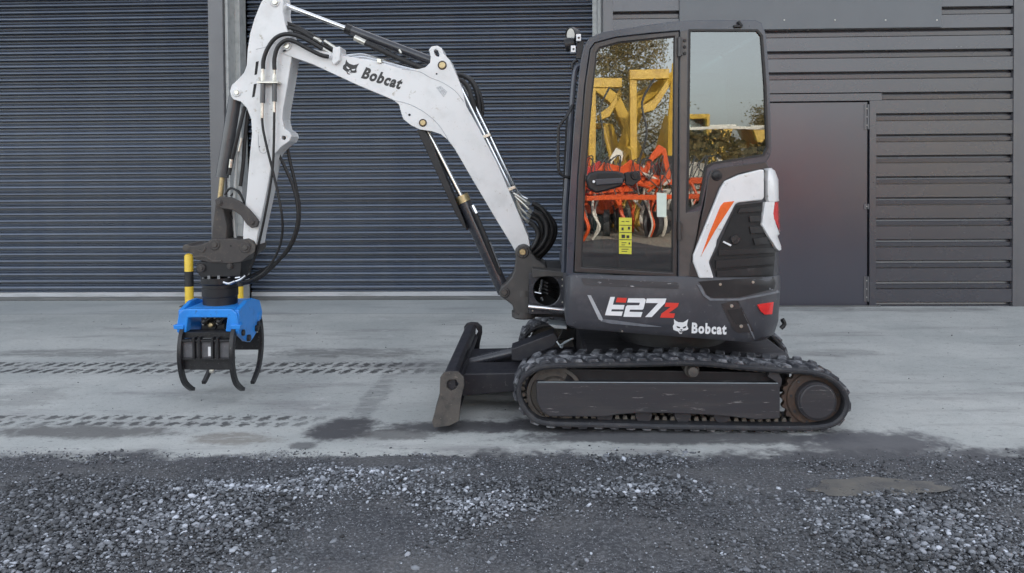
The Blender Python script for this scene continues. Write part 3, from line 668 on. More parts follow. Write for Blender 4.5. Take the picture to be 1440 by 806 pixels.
flatw = lambda d: (lambda x, y: pp(x, y, d))
text_px('lettering', 'Bobcat', (507.2, 110), (561.5, 126.2), 17, flatw(-.1015), 'deck', BO, .046, .17)
CAT = [(705, 318), (722, 336), (745, 348), (790, 350), (815, 336), (836, 320), (828, 352), (825, 378), (838, 408), (822, 420), (800, 424), (790, 432), (775, 452), (755, 450), (742, 432), (718, 424), (700, 416), (694, 385), (708, 362)]
def catpx(ox, oy, sc, rot=0., inv=False):
    cr, sr = math.cos(rot), math.sin(rot); out = []
    for x, y in CAT: u, v = (x - 766) * sc, (y - 385) * sc; out.append((ox + u * cr - v * sr, oy + u * sr + v * cr))
    return out
def catbits(ox, oy, sc, rot=0.):
    cr, sr = math.cos(rot), math.sin(rot); B = [[(728, 380), (762, 392), (756, 402), (735, 398)], [(784, 394), (818, 380), (812, 398), (790, 404)], [(762, 412), (782, 412), (776, 424), (768, 424)], [(752, 424), (768, 430), (782, 430), (794, 422), (784, 440), (760, 440)]]
    return [[(ox + (x - 766) * sc * cr - (y - 385) * sc * sr, oy + (x - 766) * sc * sr + (y - 385) * sc * cr) for x, y in b] for b in B]
mk('emblem', [g_ext(px2xz(catpx(492.5, 95.5, .145, .29), YC - .1012), YC - .1015, YC - .1)], 'deck', BO)
mk('emblem_detail', [g_ext(px2xz(b, YC - .102), YC - .1025, YC - .101) for b in catbits(492.5, 95.5, .145, .29)], 'white', BO)
sq = [(616, 122), (622, 121), (628, 127), (627, 136), (621, 136), (615, 130)]
mk('faded_sticker', [g_ext(px2xz([(613, 123), (620, 121), (629, 129), (624, 137)], YC - .1013), YC - .1015, YC - .1)], mat('faded_print', (.60, .61, .62), (.42, .43, .44), .5, sc=130, lo=.45, hi=.55), BO)

# arm (dipper)
arm = [(376, -10), (386, -15), (396, -9), (398.4, 5), (397.5, 17), (401, 34.7), (405, 47), (411, 62), (410.5, 79), (404, 121), (398, 154), (397, 168), (400, 181), (407.5, 186), (410, 192), (406.5, 199), (396, 206), (386, 217), (381, 237), (375.5, 268), (362.5, 330), (360, 347), (352, 352), (342, 348), (341.5, 330), (342.6, 309.8), (346.7, 272), (349.9, 230.5), (354, 189), (353, 168), (346.7, 152), (338.4, 142.8), (328, 139.7), (325, 136), (322.9, 128.5), (325.5, 119.8), (334, 112), (342.8, 102.4), (346.7, 92), (348, 69.4), (351.5, 47), (357.6, 26), (367, 3)]
hol = [(399 + 3 * math.cos(t), 194 + 3 * math.sin(t)) for t in [i / 12 * 6.2832 for i in range(12)]]
sl1 = [(360.5, 88), (364, 86.5), (363, 87.5), (360.6, 104), (358, 105.5), (358.5, 97)]
sl2 = [(357.5, 118.5), (361, 117), (360, 118.5), (357, 136), (354.5, 137.5), (355, 129)]
sl1 = [(359.8, 87), (363.8, 86), (361.4, 104.5), (357.8, 105.8)]; sl2 = [(357, 118.5), (361, 117.5), (358, 136), (354.3, 137.2)]
AR = mk('dipper_arm', [g_px(arm, -.09, .09, [hol])], 'white', EX, bevel=.006)
mk('cover_slot', [g_ext(px2xz(s_, YC - .0912), YC - .0915, YC - .09) for s_ in (sl1, sl2)], 'dark', AR)  # thin dark plates paint the shaded inside of the hollow arm
for x, y, r in ((386.5, 3, 7), (403, 64.5, 7), (332.5, 130, 6.5)):
    each('pin', [g_disc(x, y, -.094 - (.012 if x > 402 else 0), r, .014)], 'white', AR, smooth=True, shade=30); each('pin', [g_disc(x, y, -.104 - (.012 if x > 402 else 0), r * .55, .014, 12)], 'zinc', AR, smooth=True, shade=30)
mk('pin_lock', [g_tube([pp(398, 72, -.115), pp(402, 70.5, -.115)], .006, 6, 0)], 'deck', AR)
each('weld_seam', [g_tube([pp(x, y, -.0905) for x, y in ((363, 189), (365, 212), (374, 214), (379, 196))], .002, 5), g_tube([pp(x, y, -.0905) for x, y in ((360, 69.5), (374, 66), (388, 60))], .0018, 5)], 'grey', AR)
each('pin', [g_disc(364.5, 206.5, -.0905, 1.1, .004, 8)], 'dark', AR)

# arm cylinder along the top of the boom
def cyl(name, a, b, r, m, parent=EX, n=16): return mk(name, [g_tube([a, b], r, n, 0)], m, parent, smooth=True)
cyl('arm_cylinder_rod', pp(388, 2.5, 0), pp(490, 41.5, 0), .0165, 'chrome')
AC = cyl('arm_cylinder', pp(488.5, 40.8, 0), pp(607, 86, 0), .034, 'dcyl')
mk('cylinder_gland', [g_tube([pp(486.5, 40, 0), pp(494, 43, 0)], .0375, 16, 0)], 'blackp', AC, smooth=True)
each('cylinder_hose', [g_tube([pp(498, 52, -.03), pp(520, 63, -.04), pp(560, 82, -.04), pp(597, 97, -.03)], .020, 10)], 'rubber', AC, smooth=True)
each('hose_fitting', [g_tube([pp(499, 53, -.035), pp(514, 60.5, -.04)], .022, 10, 0)], 'zinc', AC, smooth=True)
mk('hose_clip', [g_tube([pp(561, 70, -.04), pp(564, 75, -.04)], .009, 8, 0)], 'zinc', AC)
# boom cylinder
BC = cyl('boom_cylinder', pp(651, 281, 0), pp(709, 411, 0), .047, 'dcyl')
cyl('boom_cylinder_rod', pp(595, 172, 0), pp(651, 281, 0), .0175, 'chrome')
mk('cylinder_gland', [g_tube([pp(648.3, 275, 0), pp(652.8, 284.5, 0)], .051, 16, 0)], 'brass', BC, smooth=True)
a0, a1 = pp(590, 182, -.03), pp(655, 322, -.03)
mk('rod_guard', [g_px([(586, 183), (597, 182), (604, 196), (652, 309), (657, 324), (651, 319), (640, 300)], -.07, .07)], 'blackp', EX, bevel=.004)
each('cylinder_hose', [g_tube([pp(667, 298, -.055), pp(676, 318, -.055), pp(690, 352, -.055), pp(704, 385, -.05)], .016, 8), g_tube([pp(688, 338, -.08), pp(703, 376, -.08)], .006, 6, 0)], 'rubber', BC, smooth=True)
each('hose_fitting', [g_tube([pp(664, 289, -.055), pp(669.5, 300, -.055)], .017, 8, 0), g_tube([pp(689, 340, -.085), pp(703, 376, -.085)], .0055, 6, 0)], 'chrome', BC, smooth=True)

# pipes and hoses on the boom
DT = -.06
for k, (dx, dy) in enumerate(((0, 0), (1.5, 3.6), (-1, -3.6))):
    mk('hydraulic_pipe', [g_tube([pp(466 + dx, 79 + dy, DT + k * .03), pp(482 + dx, 82 + dy, DT + k * .03), pp(499 + dx, 80.5 + dy, DT + k * .03), pp(514 + dx, 80.5 + dy, DT + k * .03), pp(545 + dx, 88.5 + dy * .9, DT + k * .03), pp(574, 96 + dy * .5, DT + k * .03), pp(590, 99.5, DT + k * .03)], .0075, 8)], 'chrome', BO, smooth=True)
mk('pipe_clamp', [g_px([(468, 67), (478, 65), (478.5, 72), (477, 85), (470, 91), (466.5, 88)], -.14, .03)], 'white', BO, bevel=.005)
mk('pipe_clamp', [g_px([(530, 82), (536, 83), (536, 89), (530, 88)], -.115, .03)], 'zinc', BO, bevel=.002)
hosesT = [[(370, 97), (370.5, 85), (376, 69), (387, 54), (402, 48), (420, 51), (440, 61), (453, 69)], [(386, 98), (386, 82), (391, 66), (402, 57), (414, 58.5), (432, 68), (450, 77), (462, 80)],
          [(402, 32), (415, 37), (435, 47), (452, 57)], [(398, 30), (412, 41), (430, 50), (447, 58)], [(412, 46), (430, 52), (445, 62), (458, 68)], [(403, 38), (425, 45), (448, 60), (470, 71)]]
for i, h in enumerate(hosesT):
    dd = (-.135, -.145, -.02, .03, .0, -.06)[i]
    mk('hydraulic_hose', [g_tube([pp(x, y, dd) for x, y in h], .0145 if i < 2 else .013, 10)], 'rubber', BO, smooth=True)
for a, b in (((452, 67), (468, 77)), ((450, 76), (466, 82)), ((446, 56), (452, 60)), ((456, 58), (474, 70)), ((441, 54), (449, 57))):
    each('hose_fitting', [g_tube([pp(*a, -.07), pp(*b, -.07)], .013, 8, 0)], 'zinc', BO, smooth=True)
for k, off in enumerate((0, 5.5)):
    mk('hydraulic_pipe', [g_tube([pp(648 + off * .9, 122 - off * .3, -.05 + k * .05), pp(664 + off, 155 - off * .4, -.05 + k * .05), pp(684 + off, 195 - off * .4, -.05 + k * .05), pp(720 + off, 268 - off * .4, -.05 + k * .05), pp(733 + off * 1.6, 291 - off * 2, -.05 + k * .05)], .0095, 8)], 'chrome', BO, smooth=True)
mk('hydraulic_hose', [g_tube([pp(654, 119, .03), pp(668, 145, .03), pp(690, 192, .03), pp(724, 264, .03)], .011, 8)], 'rubber', BO, smooth=True)
for x, y in ((682.5, 192), (718, 266)):
    mk('pipe_clamp', [g_px([(x - 6, y - 1), (x + 6, y - 5), (x + 8, y - 1), (x - 4, y + 4)], -.085, .05)], 'zinc', BO, bevel=.003)
for i, h in enumerate(([(638, 104), (652, 107), (664, 116), (671, 134), (674, 158)], [(640, 112), (650, 114), (659, 124), (664, 142), (668, 158)], [(642, 106), (660, 110), (672, 127), (678, 150), (676, 168)])):
    mk('hydraulic_hose', [g_tube([pp(x, y, (.02, -.03, .06)[i]) for x, y in h], .0155, 8)], 'rubber', BO, smooth=True)
for i, h in enumerate(([(748, 286), (760, 292), (770, 306), (776, 322), (773, 338), (764, 352), (752, 362)], [(750, 297), (761, 304), (768, 316), (768, 332), (760, 346), (748, 357)], [(744, 312), (752, 318), (757, 330), (752, 344), (745, 352)], [(746, 304), (756, 309), (762, 322), (759, 340), (748, 356)], [(752, 290), (768, 300), (780, 318), (778, 336), (768, 352), (756, 364)])):
    mk('hydraulic_hose', [g_tube([pp(x, y, (.0, -.06, -.09, -.02, .05)[i]) for x, y in h], .0185, 10)], 'rubber', BO, smooth=True)
for a, m_, b in (((722, 272), (730, 277), (744, 287)), ((724, 276), (735, 286), (747, 298)), ((726, 282), (733, 294), (745, 305)), ((727, 286), (733, 302), (744, 313))):
    each('hose_fitting', [g_tube([pp(*a, -.06), pp(*m_, -.06), pp(*b, -.06)], .0095, 8)], 'zinc', BO, smooth=True)
    q = Vector(b); mk('hose_fitting', [g_tube([pp(q.x - 4, q.y - 3, -.06), pp(q.x + 1, q.y + .8, -.06)], .0135, 6, 0)], 'zinc', BO)

# lines on the arm
for x, ys in ((369.5, (97, 114)), (386, (98, 114))):
    each('hose_fitting', [g_tube([pp(x, ys[0], -.135), pp(x, ys[0] + 7, -.135)], .011, 8, 0), g_tube([pp(x, ys[0] + 7, -.135), pp(x, ys[1], -.135)], .015, 6, 0)], 'zinc', AR, smooth=True, shade=30)
mk('hose_bracket', [g_px([(361, 114.5), (391, 114.5), (391, 117), (361, 117)], -.16, -.09)], 'zinc', AR, bevel=.002)
each('hydraulic_sleeve', [g_tube([pp(369.8, 117, -.135), pp(369.2, 145, -.135)], .0175, 10, 0), g_tube([pp(386, 117, -.135), pp(386, 143, -.135)], .0165, 10, 0)], 'gcyl', AR, smooth=True)
each('hose_fitting', [g_tube([pp(369, 145, -.135), pp(368.5, 166, -.135)], .0125, 8, 0), g_tube([pp(386, 143, -.135), pp(385.7, 158, -.135)], .0115, 8, 0)], 'zinc', AR, smooth=True)
HO = [([(368.5, 164), (370, 182), (376, 210), (383, 238), (390, 268), (396, 300), (397, 328), (390, 355), (374, 380), (352, 394), (338, 396)], -.135, .009),
      ([(385.7, 157), (385.3, 190), (384, 228), (380, 262), (373, 300), (365, 338), (356, 368), (344, 390), (336, 394)], -.135, .009),
      ([(403, 203), (409, 232), (416, 262), (421, 292), (419, 320), (409, 346), (392, 366), (366, 382), (340, 393)], .10, .012),
      ([(392, 217), (402, 238), (412, 262), (418, 288), (418, 314), (408, 344), (388, 371), (362, 393), (342, 399)], .04, .012)]
for h, d, r in HO: mk('grapple_hose', [g_tube([pp(x, y, d * (1 - .7 * max(0, (y - 300) / 100))) for x, y in h], r, 8)], 'rubber', AR, smooth=True)

# bucket cylinder, links and coupler
KC = cyl('bucket_cylinder', pp(331, 136, 0), pp(312.5, 249, 0), .044, 'gcyl')
cyl('bucket_cylinder_rod', pp(313, 246, 0), pp(309, 284, 0), .018, 'brass')
each('cylinder_hose', [g_tube([pp(344, 150, -.03), pp(338, 175, -.04), pp(331, 205, -.04), pp(325, 232, -.03), pp(322, 246, -.03)], .014, 8), g_tube([pp(349, 156, 0), pp(345, 190, 0), pp(342, 230, 0), pp(338, 262, 0)], .014, 8)], 'rubber', KC, smooth=True)
each('hose_fitting', [g_tube([pp(325.5, 224, -.045), pp(324, 236, -.045)], .013, 8, 0), g_tube([pp(340, 194, -.04), pp(336, 213, -.04)], .009, 8, 0)], 'zinc', KC, smooth=True)
mk('cylinder_pipe', [g_tube([pp(340, 196, 0), pp(333, 222, 0), pp(331, 262, 0), pp(329, 300, 0), pp(331, 338, 0)], .012, 8)], 'galv', KC, smooth=True)
mk('hydraulic_hose', [g_tube([pp(316, 274, -.02), pp(324, 265, -.03), pp(335, 270, -.04), pp(343, 284, -.04), pp(344, 292, -.04)], .008, 8), g_tube([pp(325, 298, .0), pp(329, 312, 0), pp(329, 334, 0)], .010, 8), g_tube([pp(324, 276, 0), pp(334, 268, .02), pp(340, 276, .02)], .007, 8)], 'rubber', AR, smooth=True)
link = [(302, 281), (309, 276.5), (324, 277.5), (338, 284), (349, 294), (358, 304), (363.5, 312), (361.5, 319), (353.5, 321), (347, 316), (338, 303), (327, 295.5), (313, 293.5), (304, 291)]
LK = mk('bucket_link', [g_px(link, -.125, -.095), ], 'coupler', EX, bevel=.005)
mk('bucket_link', [g_px(link, .095, .125)], 'coupler', EX, bevel=.005)
for x, y, r in ((354.5, 312.5, 4), (308, 285, 5)): each('pin', [g_disc(x, y, -.128, r, .012), g_disc(x, y, -.136, r * .55, .01)], 'coupler', LK, smooth=True, shade=30)
mk('bucket_link', [g_px([(303, 283), (312, 283), (319, 318), (318, 345), (304, 347), (297, 340), (299, 315)], -.085, .085)], 'coupler', EX, bevel=.008)
coup = [(257, 349), (259, 345), (264, 343.5), (268, 346), (279.6, 345.5), (291, 341), (297, 336), (309, 335.5), (339, 337), (348, 335.5), (356, 339.5), (359.5, 347), (357, 355), (350, 360), (339, 369), (324, 371), (297, 370), (273.6, 365), (270.6, 357), (264.7, 354.5), (258.7, 353)]
CO = mk('quick_coupler', [g_px(coup, -.115, .115)], 'coupler', EX, bevel=.006)
low = [(275, 372), (281, 368), (326, 369), (340, 368), (339, 381), (337.6, 389), (283, 390.5), (276.6, 383)]
mk('coupler_lock_block', [g_px(low, -.105, .105)], 'blackp', CO, bevel=.006)
for x, y, r in ((301.5, 344.5, 7.8), (344.5, 348.5, 7.8), (282.5, 377, 5.8), (323, 374.5, 4.2)):
    each('pin', [g_disc(x, y, -.119, r, .014)], 'coupler', CO, smooth=True, shade=30); each('pin', [g_disc(x, y, -.13, r * .5, .014, 8)], 'mudsteel', CO, smooth=True, shade=30)
mk('wear_ring', [g_px([(347, 337), (353, 338), (359, 345), (358, 354), (351, 359), (354, 351), (354, 344)], -.122, -.114)], 'mudsteel', CO)
mk('stain_patch', [g_tube([pp(x, y, -.116) for x, y in ((272, 362), (288, 361), (300, 367), (312, 367))], .009, 6), g_tube([pp(x, y, -.117) for x, y in ((276, 351), (285, 354), (289, 348))], .006, 6)], 'mudsteel', CO)
each('pin', [g_disc(324.5, 346, -.116, 1.3, .005, 8)], 'dark', CO)
mk('coupler_head', [g_lathe(pp(261.5, 349, -.12), (0, 1, 0), [(0, .02), (.004, .027), (.235, .027), (.24, .02)], 16)], 'mudsteel', CO, smooth=True)

# ---- upper body
def plan(xl, xr, yn, yf, rf, rr, k=10):
    P = []
    for cx, cy, r, a0 in ((xr - rr, yn + rr, rr, -90), (xr - rr, yf - rr, rr, 0), (xl + rf, yf - rf, rf, 90), (xl + rf, yn + rf, rf, 180)):
        for i in range(k + 1): a = R(a0 + 90 * i / k); P.append((cx + r * math.cos(a), cy + r * math.sin(a)))
    return P
def loft(levels, k=10):                # level: (outline, z function of x)
    v = []; f = []; n = None
    for P, z in levels:
        n = len(P); v += [(x, y, z(x)) for x, y in P]
    for j in range(len(levels) - 1):
        for i in range(n): a = j * n + i; b = j * n + (i + 1) % n; f.append((a, b, b + n, a + n))
    f.append(tuple(reversed(range(n)))); f.append(tuple(range((len(levels) - 1) * n, len(levels) * n)))
    return v, f
NF, FFR = YC - .72, YC + .72
def lv(pl, pr, py_l, py_r, inset=0., rr=.26, yr=.2):
    a = U(pl, py_l, NF); b = U(pr, py_r, NF + yr * .5)
    return (plan(a.x, b.x, NF + inset, FFR - inset, .05, rr), lambda x: a.z + (b.z - a.z) * (x - a.x) / (b.x - a.x))
SK = loft([lv(802, 1088, 463, 481, .03), lv(796.5, 1098, 458, 473, .008), lv(795.5, 1103, 448, 455), lv(795, 1105, 420, 424), lv(795, 1106, 390, 391), lv(797, 1105.5, 386.5, 388, .008)])
BODY = mk('body_skirt', [SK], 'char', EX, smooth=True, shade=35)
UP = loft([lv(968, 1104.5, 391, 391, .012), lv(976, 1104, 357, 357, .012), lv(985, 1102.5, 330, 330, .012), lv(995, 1100, 290, 290, .012), lv(1006, 1099, 255, 256, .012), lv(1022, 1096, 241, 241, .03), lv(1030, 1090, 238, 238, .06)])
COVER = mk('engine_cover', [UP], 'char', EX, smooth=True, shade=35)
def bvh_of(g): return BVHTree.FromPolygons([Vector(p) for p in g[0]], [tuple(q) for q in g[1]])
BS, BU = bvh_of(SK), bvh_of(UP)
def wrap(name, poly, bv, off, th, m, parent, step=5, smooth=True, bevel=0): return mk(name, [g_wrap(poly, bv, off, th, step)], m, parent, smooth=smooth, bevel=bevel)
trim = [(970, 389), (971, 372), (990, 290), (996, 250), (1000, 240), (1013, 236), (1050, 231), (1077, 228), (1082, 236), (1040, 244), (1018, 254), (1010, 266), (974, 360), (983, 391)]
mk('cover_trim', [g_px(trim, -.715, -.60)], 'cabp', EX, bevel=.004)
mk('cover_latch', [g_disc(1008, 247, -.718, 7.5, .012), g_disc(1008, 247, -.728, 5.5, .006)], 'blackp', COVER, smooth=True, shade=30)
mk('latch_slot', [g_px([(1004.5, 248.5), (1011.5, 244.5), (1012.5, 246.5), (1005.5, 250.5)], -.738, -.73)], 'dark', COVER)
wm = [(975, 369), (983.6, 391.5), (1004, 391.5), (997, 369), (1007, 346.5), (1008.4, 338), (1034.4, 287), (1039.4, 285), (1072, 281.5), (1074.8, 278), (1074.8, 238.6), (1069, 238.6), (1039.4, 246), (1019.6, 254.7), (1013.3, 264.7), (975, 359)]
mk('white_side_panel', [g_px(wm, -.735, -.69)], 'white', COVER, bevel=.008)
URX = [(238, 1090), (241, 1096), (255, 1099), (290, 1100), (330, 1102.5), (357, 1104), (391, 1104.5)]
def proj(P): q = ROT.transposed() @ (P - Vector((0, 0, CAMH))); return PX + F * q.x / -q.z
def arcpt(px, py, off):
    k = 0
    while k < len(URX) - 2 and URX[k + 1][0] < py: k += 1
    (a0, b0), (a1, b1) = URX[k], URX[k + 1]; pr = b0 + (b1 - b0) * max(0, min(1, (py - a0) / (a1 - a0)))
    xr = U(pr, py, NF + .1).x; yn = NF + .012; rr = .26; z = U(1085, py, NF + .1).z; best = None; L = []
    for i in range(-10, 61):
        if i < 0: q = Vector((xr - rr + i * .03, yn, z)); n = Vector((0, -1, 0))
        elif i <= 40: a = R(-90 + i * 90 / 40); n = Vector((math.cos(a), math.sin(a), 0)); q = Vector((xr - rr, yn + rr, z)) + n * rr
        else: n = Vector((1, 0, 0)); q = Vector((xr, yn + rr + (i - 40) * .03, z))
        L.append((proj(q), q + n * off))
    m = max(range(len(L)), key=lambda i: L[i][0])
    for i in range(m):
        if L[i][0] <= px <= L[i + 1][0]: t = (px - L[i][0]) / (L[i + 1][0] - L[i][0]); return L[i][1].lerp(L[i + 1][1], t)
    return L[min(len(L) - 1, m + int((px - L[m][0]) * 3))][1]
def g_band(rows, off, th, k=10):
    v = []; f = []; n = len(rows)
    for o_ in (off, off - th):
        for py, a, b in rows:
            for i in range(k + 1): v.append(arcpt(a + (b - a) * i / k, py, o_))
    w = k + 1; m = n * w
    for j in range(n - 1):
        for i in range(k): a = j * w + i; f.append((a, a + 1, a + w + 1, a + w)); f.append((a + m, a + m + w, a + m + w + 1, a + m + 1))
        for a, b in ((j * w, (j + 1) * w), (j * w + k, (j + 1) * w + k)): f.append((a, b, b + m, a + m))
    for i in range(k):
        for r_ in (0, (n - 1) * w): f.append((r_ + i, r_ + i + 1, r_ + i + 1 + m, r_ + i + m))
    return v, f
mk('white_corner_panel', [g_band([(236.5, 1077, 1098), (240, 1076, 1103), (253, 1076, 1108), (268, 1076, 1108), (279.5, 1076, 1108), (284, 1078, 1108)], .022, .04, 14)], 'white', COVER, smooth=True, shade=50, bevel=.004)
mk('white_corner_strip', [g_band([(283.5, 1073, 1085.5), (300, 1071, 1083.5), (315, 1069, 1087), (330, 1077, 1092), (350, 1088.5, 1099), (353, 1091.5, 1099)], .020, .03, 8)], 'white', COVER, smooth=True, shade=50, bevel=.003)
mk('tail_lamp', [g_band([(284.5, 1086, 1108), (300, 1083.5, 1108), (308, 1084.5, 1106), (320, 1090, 1104), (328, 1094, 1101)], .021, .03, 8)], 'red', COVER, smooth=True, shade=50)
mk('side_reflector', [g_px([(1013, 290), (1018, 284.5), (1033, 282.8), (1006, 324), (986, 360), (997, 329)], -.7375, -.733)], 'orange', COVER, bevel=.0015)
gr = [(1035, 289), (1071, 284.5), (1069, 315.5), (1089, 352), (1089, 364), (1086.6, 388.7), (1007, 391), (999, 369), (1009, 348)]
wrap('vent_panel', gr, BU, .003, .004, M['deepb'], COVER, 6)
bars = [[(1040, 293), (1069, 290), (1069, 297), (1037, 299)], [(1053, 304), (1068, 303), (1067, 311), (1054, 312)], [(1053, 319), (1069, 318), (1073, 327), (1055, 328)], [(1058, 335), (1076, 333), (1080, 343), (1060, 344)], [(1010, 351), (1058, 349), (1085, 349), (1088, 355), (1010, 359)], [(1006, 366), (1086, 360), (1086, 371), (1006, 377)], [(1007, 381), (1085, 374), (1085, 386), (1008, 389)], [(1010, 346), (1030, 304), (1050, 303), (1056, 345)]]
for b in bars[:-1]: wrap('louvre', b, BU, .014, .012, 'blackp', COVER, 6)
wrap('recess_plate', bars[-1], BU, .006, .004, M['deepb'], COVER, 6)
mk('tether', [g_tube([pp(1017, 340, -.72), pp(1028, 345.5, -.725)], .006, 6, 0)], 'decw', COVER)
mk('lock_barrel', [g_disc(1034, 337, -.716, 7, .02), g_disc(1032, 336, -.73, 4.4, .012)], 'deck', COVER, smooth=True, shade=30)
# skirt details
wrap('step_recess', [(982, 396), (1000, 394.5), (1050, 392), (1088, 388), (1090, 398), (1088, 406), (1040, 418), (1003, 419), (994, 415), (988, 404)], BS, .004, .006, 'blackp', BODY, 6)
each('bolt', [g_disc(1013, 400, -.726, 2, .006, 10), g_disc(1059, 397, -.726, 2, .006, 10)], 'zinc', BODY)
wrap('crease_highlight', [(980, 400), (986, 402), (992, 414), (1000, 420), (1040, 420), (1100, 408), (1100, 410.5), (1040, 422.5), (998, 422.5), (989, 416)], BS, .007, .008, 'edge', BODY, 5)  # pale strip, a bevel highlight painted along the skirt crease
wrap('scuffed_sill', [(817, 391), (952, 397), (955, 401), (954, 406), (822, 401)], BS, .005, .006, mat('scuffed_black', (.045, .045, .05), (.06, .06, .065), .4, sc=5, lo=.4, hi=.6, col3=(.60, .60, .62), stretch=(.5, 1, 2)), BODY, 5)
wrap('pale_chevron', [(826, 415), (831, 415.5), (847, 447), (848, 452), (842, 449)], BS, .004, .005, 'grey', BODY, 4)
wrap('chevron_tail', [(848, 449), (860, 450), (905, 456), (930, 459.5), (905, 459), (860, 455), (845, 452)], BS, .004, .005, 'edge', BODY, 4)
wrap('access_plate', [(1014, 427), (1037, 421.5), (1060, 466), (1038, 468), (1031, 464)], BS, .006, .007, M['cabp'], BODY, 5)
wrap('access_recess', [(1021, 436), (1041, 433), (1052, 455), (1034, 456)], BS, .0085, .004, 'blackp', BODY, 5)
each('bolt', [g_disc(1029, 430.5, -.732, 2.4, .006, 10), g_disc(1042.5, 459, -.732, 2.4, .006, 10), g_disc(875, 466, -.724, 1.3, .005, 8)], 'zinc', BODY)
wrap('panel_seam', [(1034, 420), (1036.5, 420), (1061.5, 476), (1059.5, 476)], BS, .006, .007, 'edge', BODY, 5)
wrap('side_marker_lamp', [(1064.5, 429), (1067, 427.5), (1086, 424.5), (1084, 441.5), (1074, 442), (1069, 438)], BS, .010, .012, 'red', BODY, 3)
mk('tow_hook', [g_tube([pp(1100, 449, -.42), pp(1103, 456, -.42), pp(1098, 462, -.42)], .014, 8)], 'blackp', BODY, smooth=True)
def gl(poly): return [(840 + x / 6.545, 400 + y / 6.545) for x, y in poly]
E_ = gl([(120, 115), (162, 115), (142, 187), (250, 190), (240, 230), (133, 228), (127, 248), (235, 250), (222, 290), (70, 283)])
E2 = gl([(183, 122), (272, 125), (260, 168), (170, 163)])
T2 = gl([(285, 128), (432, 128), (446, 142), (425, 222), (415, 232), (300, 232), (295, 252), (415, 255), (400, 300), (240, 297), (262, 205), (275, 192), (385, 192), (392, 168), (275, 166)])
S7 = gl([(455, 130), (635, 130), (622, 172), (500, 300), (440, 300), (560, 172), (445, 170)])
ZZ = gl([(630, 168), (750, 172), (738, 205), (655, 265), (715, 268), (703, 308), (578, 305), (590, 270), (675, 208), (620, 205)])
for g_, m_ in ((E_, 'decw'), (E2, 'decr'), (T2, 'decw'), (S7, 'decw'), (ZZ, 'decr')): wrap('model_lettering', g_, BS, .003, .003, m_, BODY, 4, False)
def backing(poly, k): 
    cx = sum(p[0] for p in poly) / len(poly); cy = sum(p[1] for p in poly) / len(poly)
    return poly
onbody = lambda off: (lambda x, y: (lambda h, d: h[0] + h[1] * off * (-1 if h[1].dot(d) > 0 else 1))(BS.ray_cast(Vector((0, 0, CAMH)), ray(x, y).normalized()), ray(x, y)))
text_px('lettering', 'Bobcat', (972.3, 468.6), (1021.2, 470.6), 15.2, onbody(.004), 'decw', BODY, .046)
wrap('emblem', [(840 + x / 6.545, 400 + y / 6.545) for x, y in CAT], BS, .003, .003, 'decw', BODY, 4, False)
for b in catbits(840 + 766 / 6.545, 400 + 385 / 6.545, 1 / 6.545): wrap('emblem_detail', b, BS, .005, .003, 'deck', BODY, 2, False)

# ---- cab
CN, CF = -.70, .30
cabo = [(796, 387), (799, 300), (807, 180), (816, 88), (821, 65), (829, 53), (848, 45), (900, 36.5), (955, 29.5), (1000, 28), (1062, 28), (1071, 32), (1077, 48), (1082, 110), (1085, 205), (1083, 219), (1076, 231), (1014, 239), (1000, 245), (994, 262), (973, 360), (970, 393), (880, 390)]
door_o = [(806.5, 384), (812, 250), (822, 120), (829.5, 69), (836, 60), (866, 52), (910, 47), (956, 43), (953, 391)]
glass_d = [(817, 376), (822, 250), (832, 130), (838, 75), (843, 67), (870, 59.5), (910, 55), (949, 51), (946, 384)]
rwin = [(969, 42), (1065, 42), (1072, 50), (1077, 120), (1080, 208), (1074, 219), (1003, 230.5), (994, 236), (985, 288), (966, 297)]
def shrink(poly, k):
    cx = sum(p[0] for p in poly) / len(poly); cy = sum(p[1] for p in poly) / len(poly)
    out = []
    n = len(poly)
    for i in range(n):
        p0, p1, p2 = (Vector(poly[j % n]) for j in (i - 1, i, i + 1))
        e1 = (p1 - p0).normalized(); e2 = (p2 - p1).normalized(); n1 = Vector((-e1.y, e1.x)); n2 = Vector((-e2.y, e2.x)); b = (n1 + n2); b = b / max(.3, b.dot(n1))
        out.append(tuple(p1 + b * k))
    A = lambda q: abs(sum(q[i][0] * q[i - 1][1] - q[i - 1][0] * q[i][1] for i in range(len(q))))
    if (A(out) < A(poly)) != (k > 0): 
        return shrink_(poly, -k)
    return out
def shrink_(poly, k):
    out = []; n = len(poly)
    for i in range(n):
        p0, p1, p2 = (Vector(poly[j % n]) for j in (i - 1, i, i + 1))
        e1 = (p1 - p0).normalized(); e2 = (p2 - p1).normalized(); n1 = Vector((-e1.y, e1.x)); n2 = Vector((-e2.y, e2.x)); b = (n1 + n2); b = b / max(.3, b.dot(n1))
        out.append(tuple(p1 + b * k))
    return out
CAB = mk('cab', [g_px(cabo, CN, CN + .05, [door_o, rwin])], 'roofp', EX, bevel=.008)
far_xz = px2xz(cabo, YC + CN); fd = px2xz(glass_d, YC + CN); fw = px2xz(rwin, YC + CN)
mk('far_side_frame', [g_ext(far_xz, YC + CF - .05, YC + CF, [fd, fw])], 'cabp', CAB, bevel=.008)
dr_xz = px2xz(door_o, YC + CN)
DR = mk('cab_door', [g_ext(px2xz(shrink(door_o, 1.2), YC + CN - .012), YC + CN - .012, YC + CN + .035, [px2xz(glass_d, YC + CN - .012)])], 'cabp', CAB, bevel=.005)
mk('door_glass', [g_ext(px2xz(shrink(glass_d, -1.), YC + CN + .006), YC + CN + .006, YC + CN + .012)], 'glass', DR)
